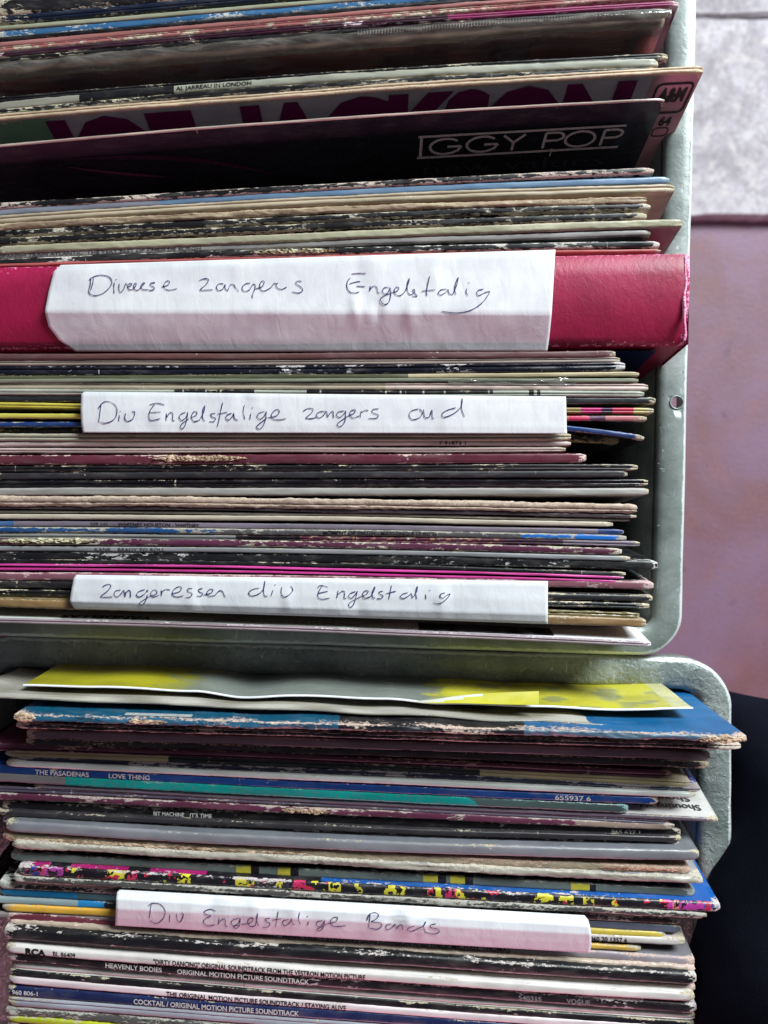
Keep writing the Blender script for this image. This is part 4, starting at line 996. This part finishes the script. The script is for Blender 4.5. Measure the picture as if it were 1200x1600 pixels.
D1 = ((170, 1380, 3.077), [[(205, 100), (200, 130), (195, 170)], [(192, 110), (205, 97), (245, 100), (270, 130), (265, 165), (240, 190), (215, 192), (200, 180)], [(293, 152), (292, 188)], [(325, 150), (330, 180), (345, 185), (358, 155), (350, 140)], [(515, 135), (490, 125), (460, 135), (465, 148), (490, 158), (465, 170), (455, 190), (475, 205), (510, 200)],
    [(530, 170), (527, 200)], [(528, 190), (550, 172), (560, 180), (560, 205), (570, 208)], [(625, 170), (600, 175), (588, 190), (600, 205), (625, 190), (632, 170), (628, 205), (612, 218), (600, 208), (640, 198), (670, 195)], [(670, 195), (690, 185), (692, 168), (675, 172), (668, 190), (680, 208), (705, 205)], [(705, 205), (712, 175), (716, 145), (710, 175), (720, 205)],
    [(775, 168), (752, 172), (758, 185), (775, 195), (765, 210), (740, 212)], [(815, 135), (808, 175), (802, 212)], [(785, 178), (830, 170)], [(865, 175), (842, 180), (835, 195), (848, 205), (870, 190), (878, 175), (882, 195), (895, 198)], [(918, 140), (912, 175), (922, 200)], [(960, 185), (955, 205)], [(955, 160)],
    [(1030, 180), (1005, 185), (998, 200), (1010, 210), (1030, 195), (1038, 180), (1030, 215), (1010, 230), (1002, 222), (1050, 195)], [(1050, 195), (1090, 185), (1100, 165), (1080, 165), (1065, 185), (1075, 205), (1100, 208), (1140, 204)]])
D2 = ((540, 1390, 3.0), [[(115, 115), (112, 150), (108, 180)], [(100, 145), (112, 115), (140, 108), (155, 120), (140, 140), (120, 150), (160, 155), (170, 170), (150, 185), (110, 180)], [(215, 160), (195, 165), (188, 180), (200, 188), (225, 172), (232, 162), (240, 185)], [(240, 185), (255, 165), (265, 170), (268, 190)], [(325, 170), (300, 178), (290, 190), (310, 195), (345, 180), (370, 165), (375, 150), (365, 175), (375, 200)],
    [(425, 160), (400, 165), (400, 178), (430, 185), (438, 200), (410, 208), (370, 198)]])
paper_label('wide white paper label handwritten Diverse zangers Engelstalig on the crimson box',
    [(95, 414, 868, 390, .0048), (84, 424, 867.5, 396, .0052), (76, 455, 865, 440, .0054), (70, 487, 862, 491, .0057), (76, 510, 860, 511, .0028), (92, 531, 858, 530, .0000), (118, 549, 855, 549, -.0027)],
    [A1, A2], [(555, 480, 30, .0009), (590, 485, 26, -.0008), (680, 430, 60, .0007), (640, 490, 30, .0006), (560, 425, 50, -.0005)], 1.5)
paper_label('white paper label handwritten Div Engelstalige zangers oud',
    [(131, 612, 884, 619.5, .0034), (127, 617, 884.5, 624, .0037), (126, 640, 885, 645, .0038), (127, 662, 885.5, 668, .0038), (129.5, 676, 886, 677.5, .0035)],
    [B1, B2], [(250, 655, 45, .0004), (380, 625, 40, -.0004), (700, 650, 60, .0003)], 4.5)
paper_label('white paper label handwritten zangeressen div Engelstalig',
    [(119, 898, 856, 908, .0030), (115, 904, 856, 914, .0036), (111, 925, 856, 938, .0040), (109, 940, 856, 961, .0040), (114, 948, 856, 972, .0026), (118, 951, 856, 975, .0016)],
    [C1, C2], [(300, 945, 40, .0005), (560, 950, 50, -.0006), (690, 940, 40, .0007), (450, 940, 30, .0006)], 8.5)
paper_label('white paper label handwritten Div Engelstalige Bands',
    [(187, 1390, 913, 1430, .0030), (183, 1394, 919, 1437, .0052), (181.5, 1405, 922, 1448, .0068), (181, 1420, 924, 1460, .0071), (180.5, 1434, 924, 1475, .0053), (180, 1446, 922, 1489, .0032)],
    [D1, D2], [(330, 1412, 60, -.0008), (400, 1415, 55, .0010), (460, 1425, 40, .0007), (640, 1440, 45, .0011), (610, 1430, 50, -.0007), (660, 1455, 30, .0009)], 12.5)
# ================================================================== dark cloth at the lower right
def cloth():
    m, nt, b = newmat('navy_denim'); g = NT(nt)
    v = g.n('ShaderNodeTexCoord').outputs['Object']
    a = g.noise(g.scaled(v, (1, 1, 1)), 900, 3, .6); c = g.noise(v, 25, 4, .6)
    g.l(g.mix(g.step(c, .3, .7), rgb(13, 14, 24), rgb(21, 23, 38)), b.inputs['Base Color']); b.inputs['Roughness'].default_value = .95
    b.inputs['Specular IOR Level'].default_value = .1
    bp = g.n('ShaderNodeBump'); bp.inputs['Strength'].default_value = .4; bp.inputs['Distance'].default_value = .0006
    g.l(a, bp.inputs['Height']); g.l(bp.outputs[0], b.inputs['Normal'])
    nx, ny = 50, 60; vs, fs = [], []
    for j in range(ny + 1):
        t = j / ny
        y0 = -0.102 - 0.30 * t              # towards the photographer
        for i in range(nx + 1):
            s_ = i / nx
            a_ = math.pi * (s_ * 1.0)
            # a thigh: half cylinder; its left edge laps the rim in place of shade
            cxx = .238 - .040 * (lambda q: q * q * (3 - 2 * q))(min(1, max(0, (-y0 - .135) / .10))); R = .075
            x = cxx + .02 - R * math.cos(a_) * 1.0
            zc = -.080 + .062 * (lambda q: q * q * (3 - 2 * q))(min(1, t * 2.6))  # crown lifted so the cloth shades the crate rim
            z = zc + R * 1.15 * math.sin(a_) - .05 * (1 - min(1, t * 8)) ** 2
            k = .004 * nz(x * 18, y0 * 18, 3) + .0025 * nz(x * 50 + y0 * 30, y0 * 20, 6)
            vs.append(Vector((x + k, y0, z + k)))
    for j in range(ny):
        for i in range(nx): q = j * (nx + 1) + i; fs.append((q, q + nx + 1, q + nx + 2, q + 1))
    o = link('draped_cloth', pydata('draped_cloth', vs, fs, True), m)
    tag(o, 'dark navy cloth in shadow beside the lower crate at bottom right', 'cloth')
cloth()
print('objects', len(bpy.data.objects), 'polys', sum(len(m.polygons) for m in bpy.data.meshes))
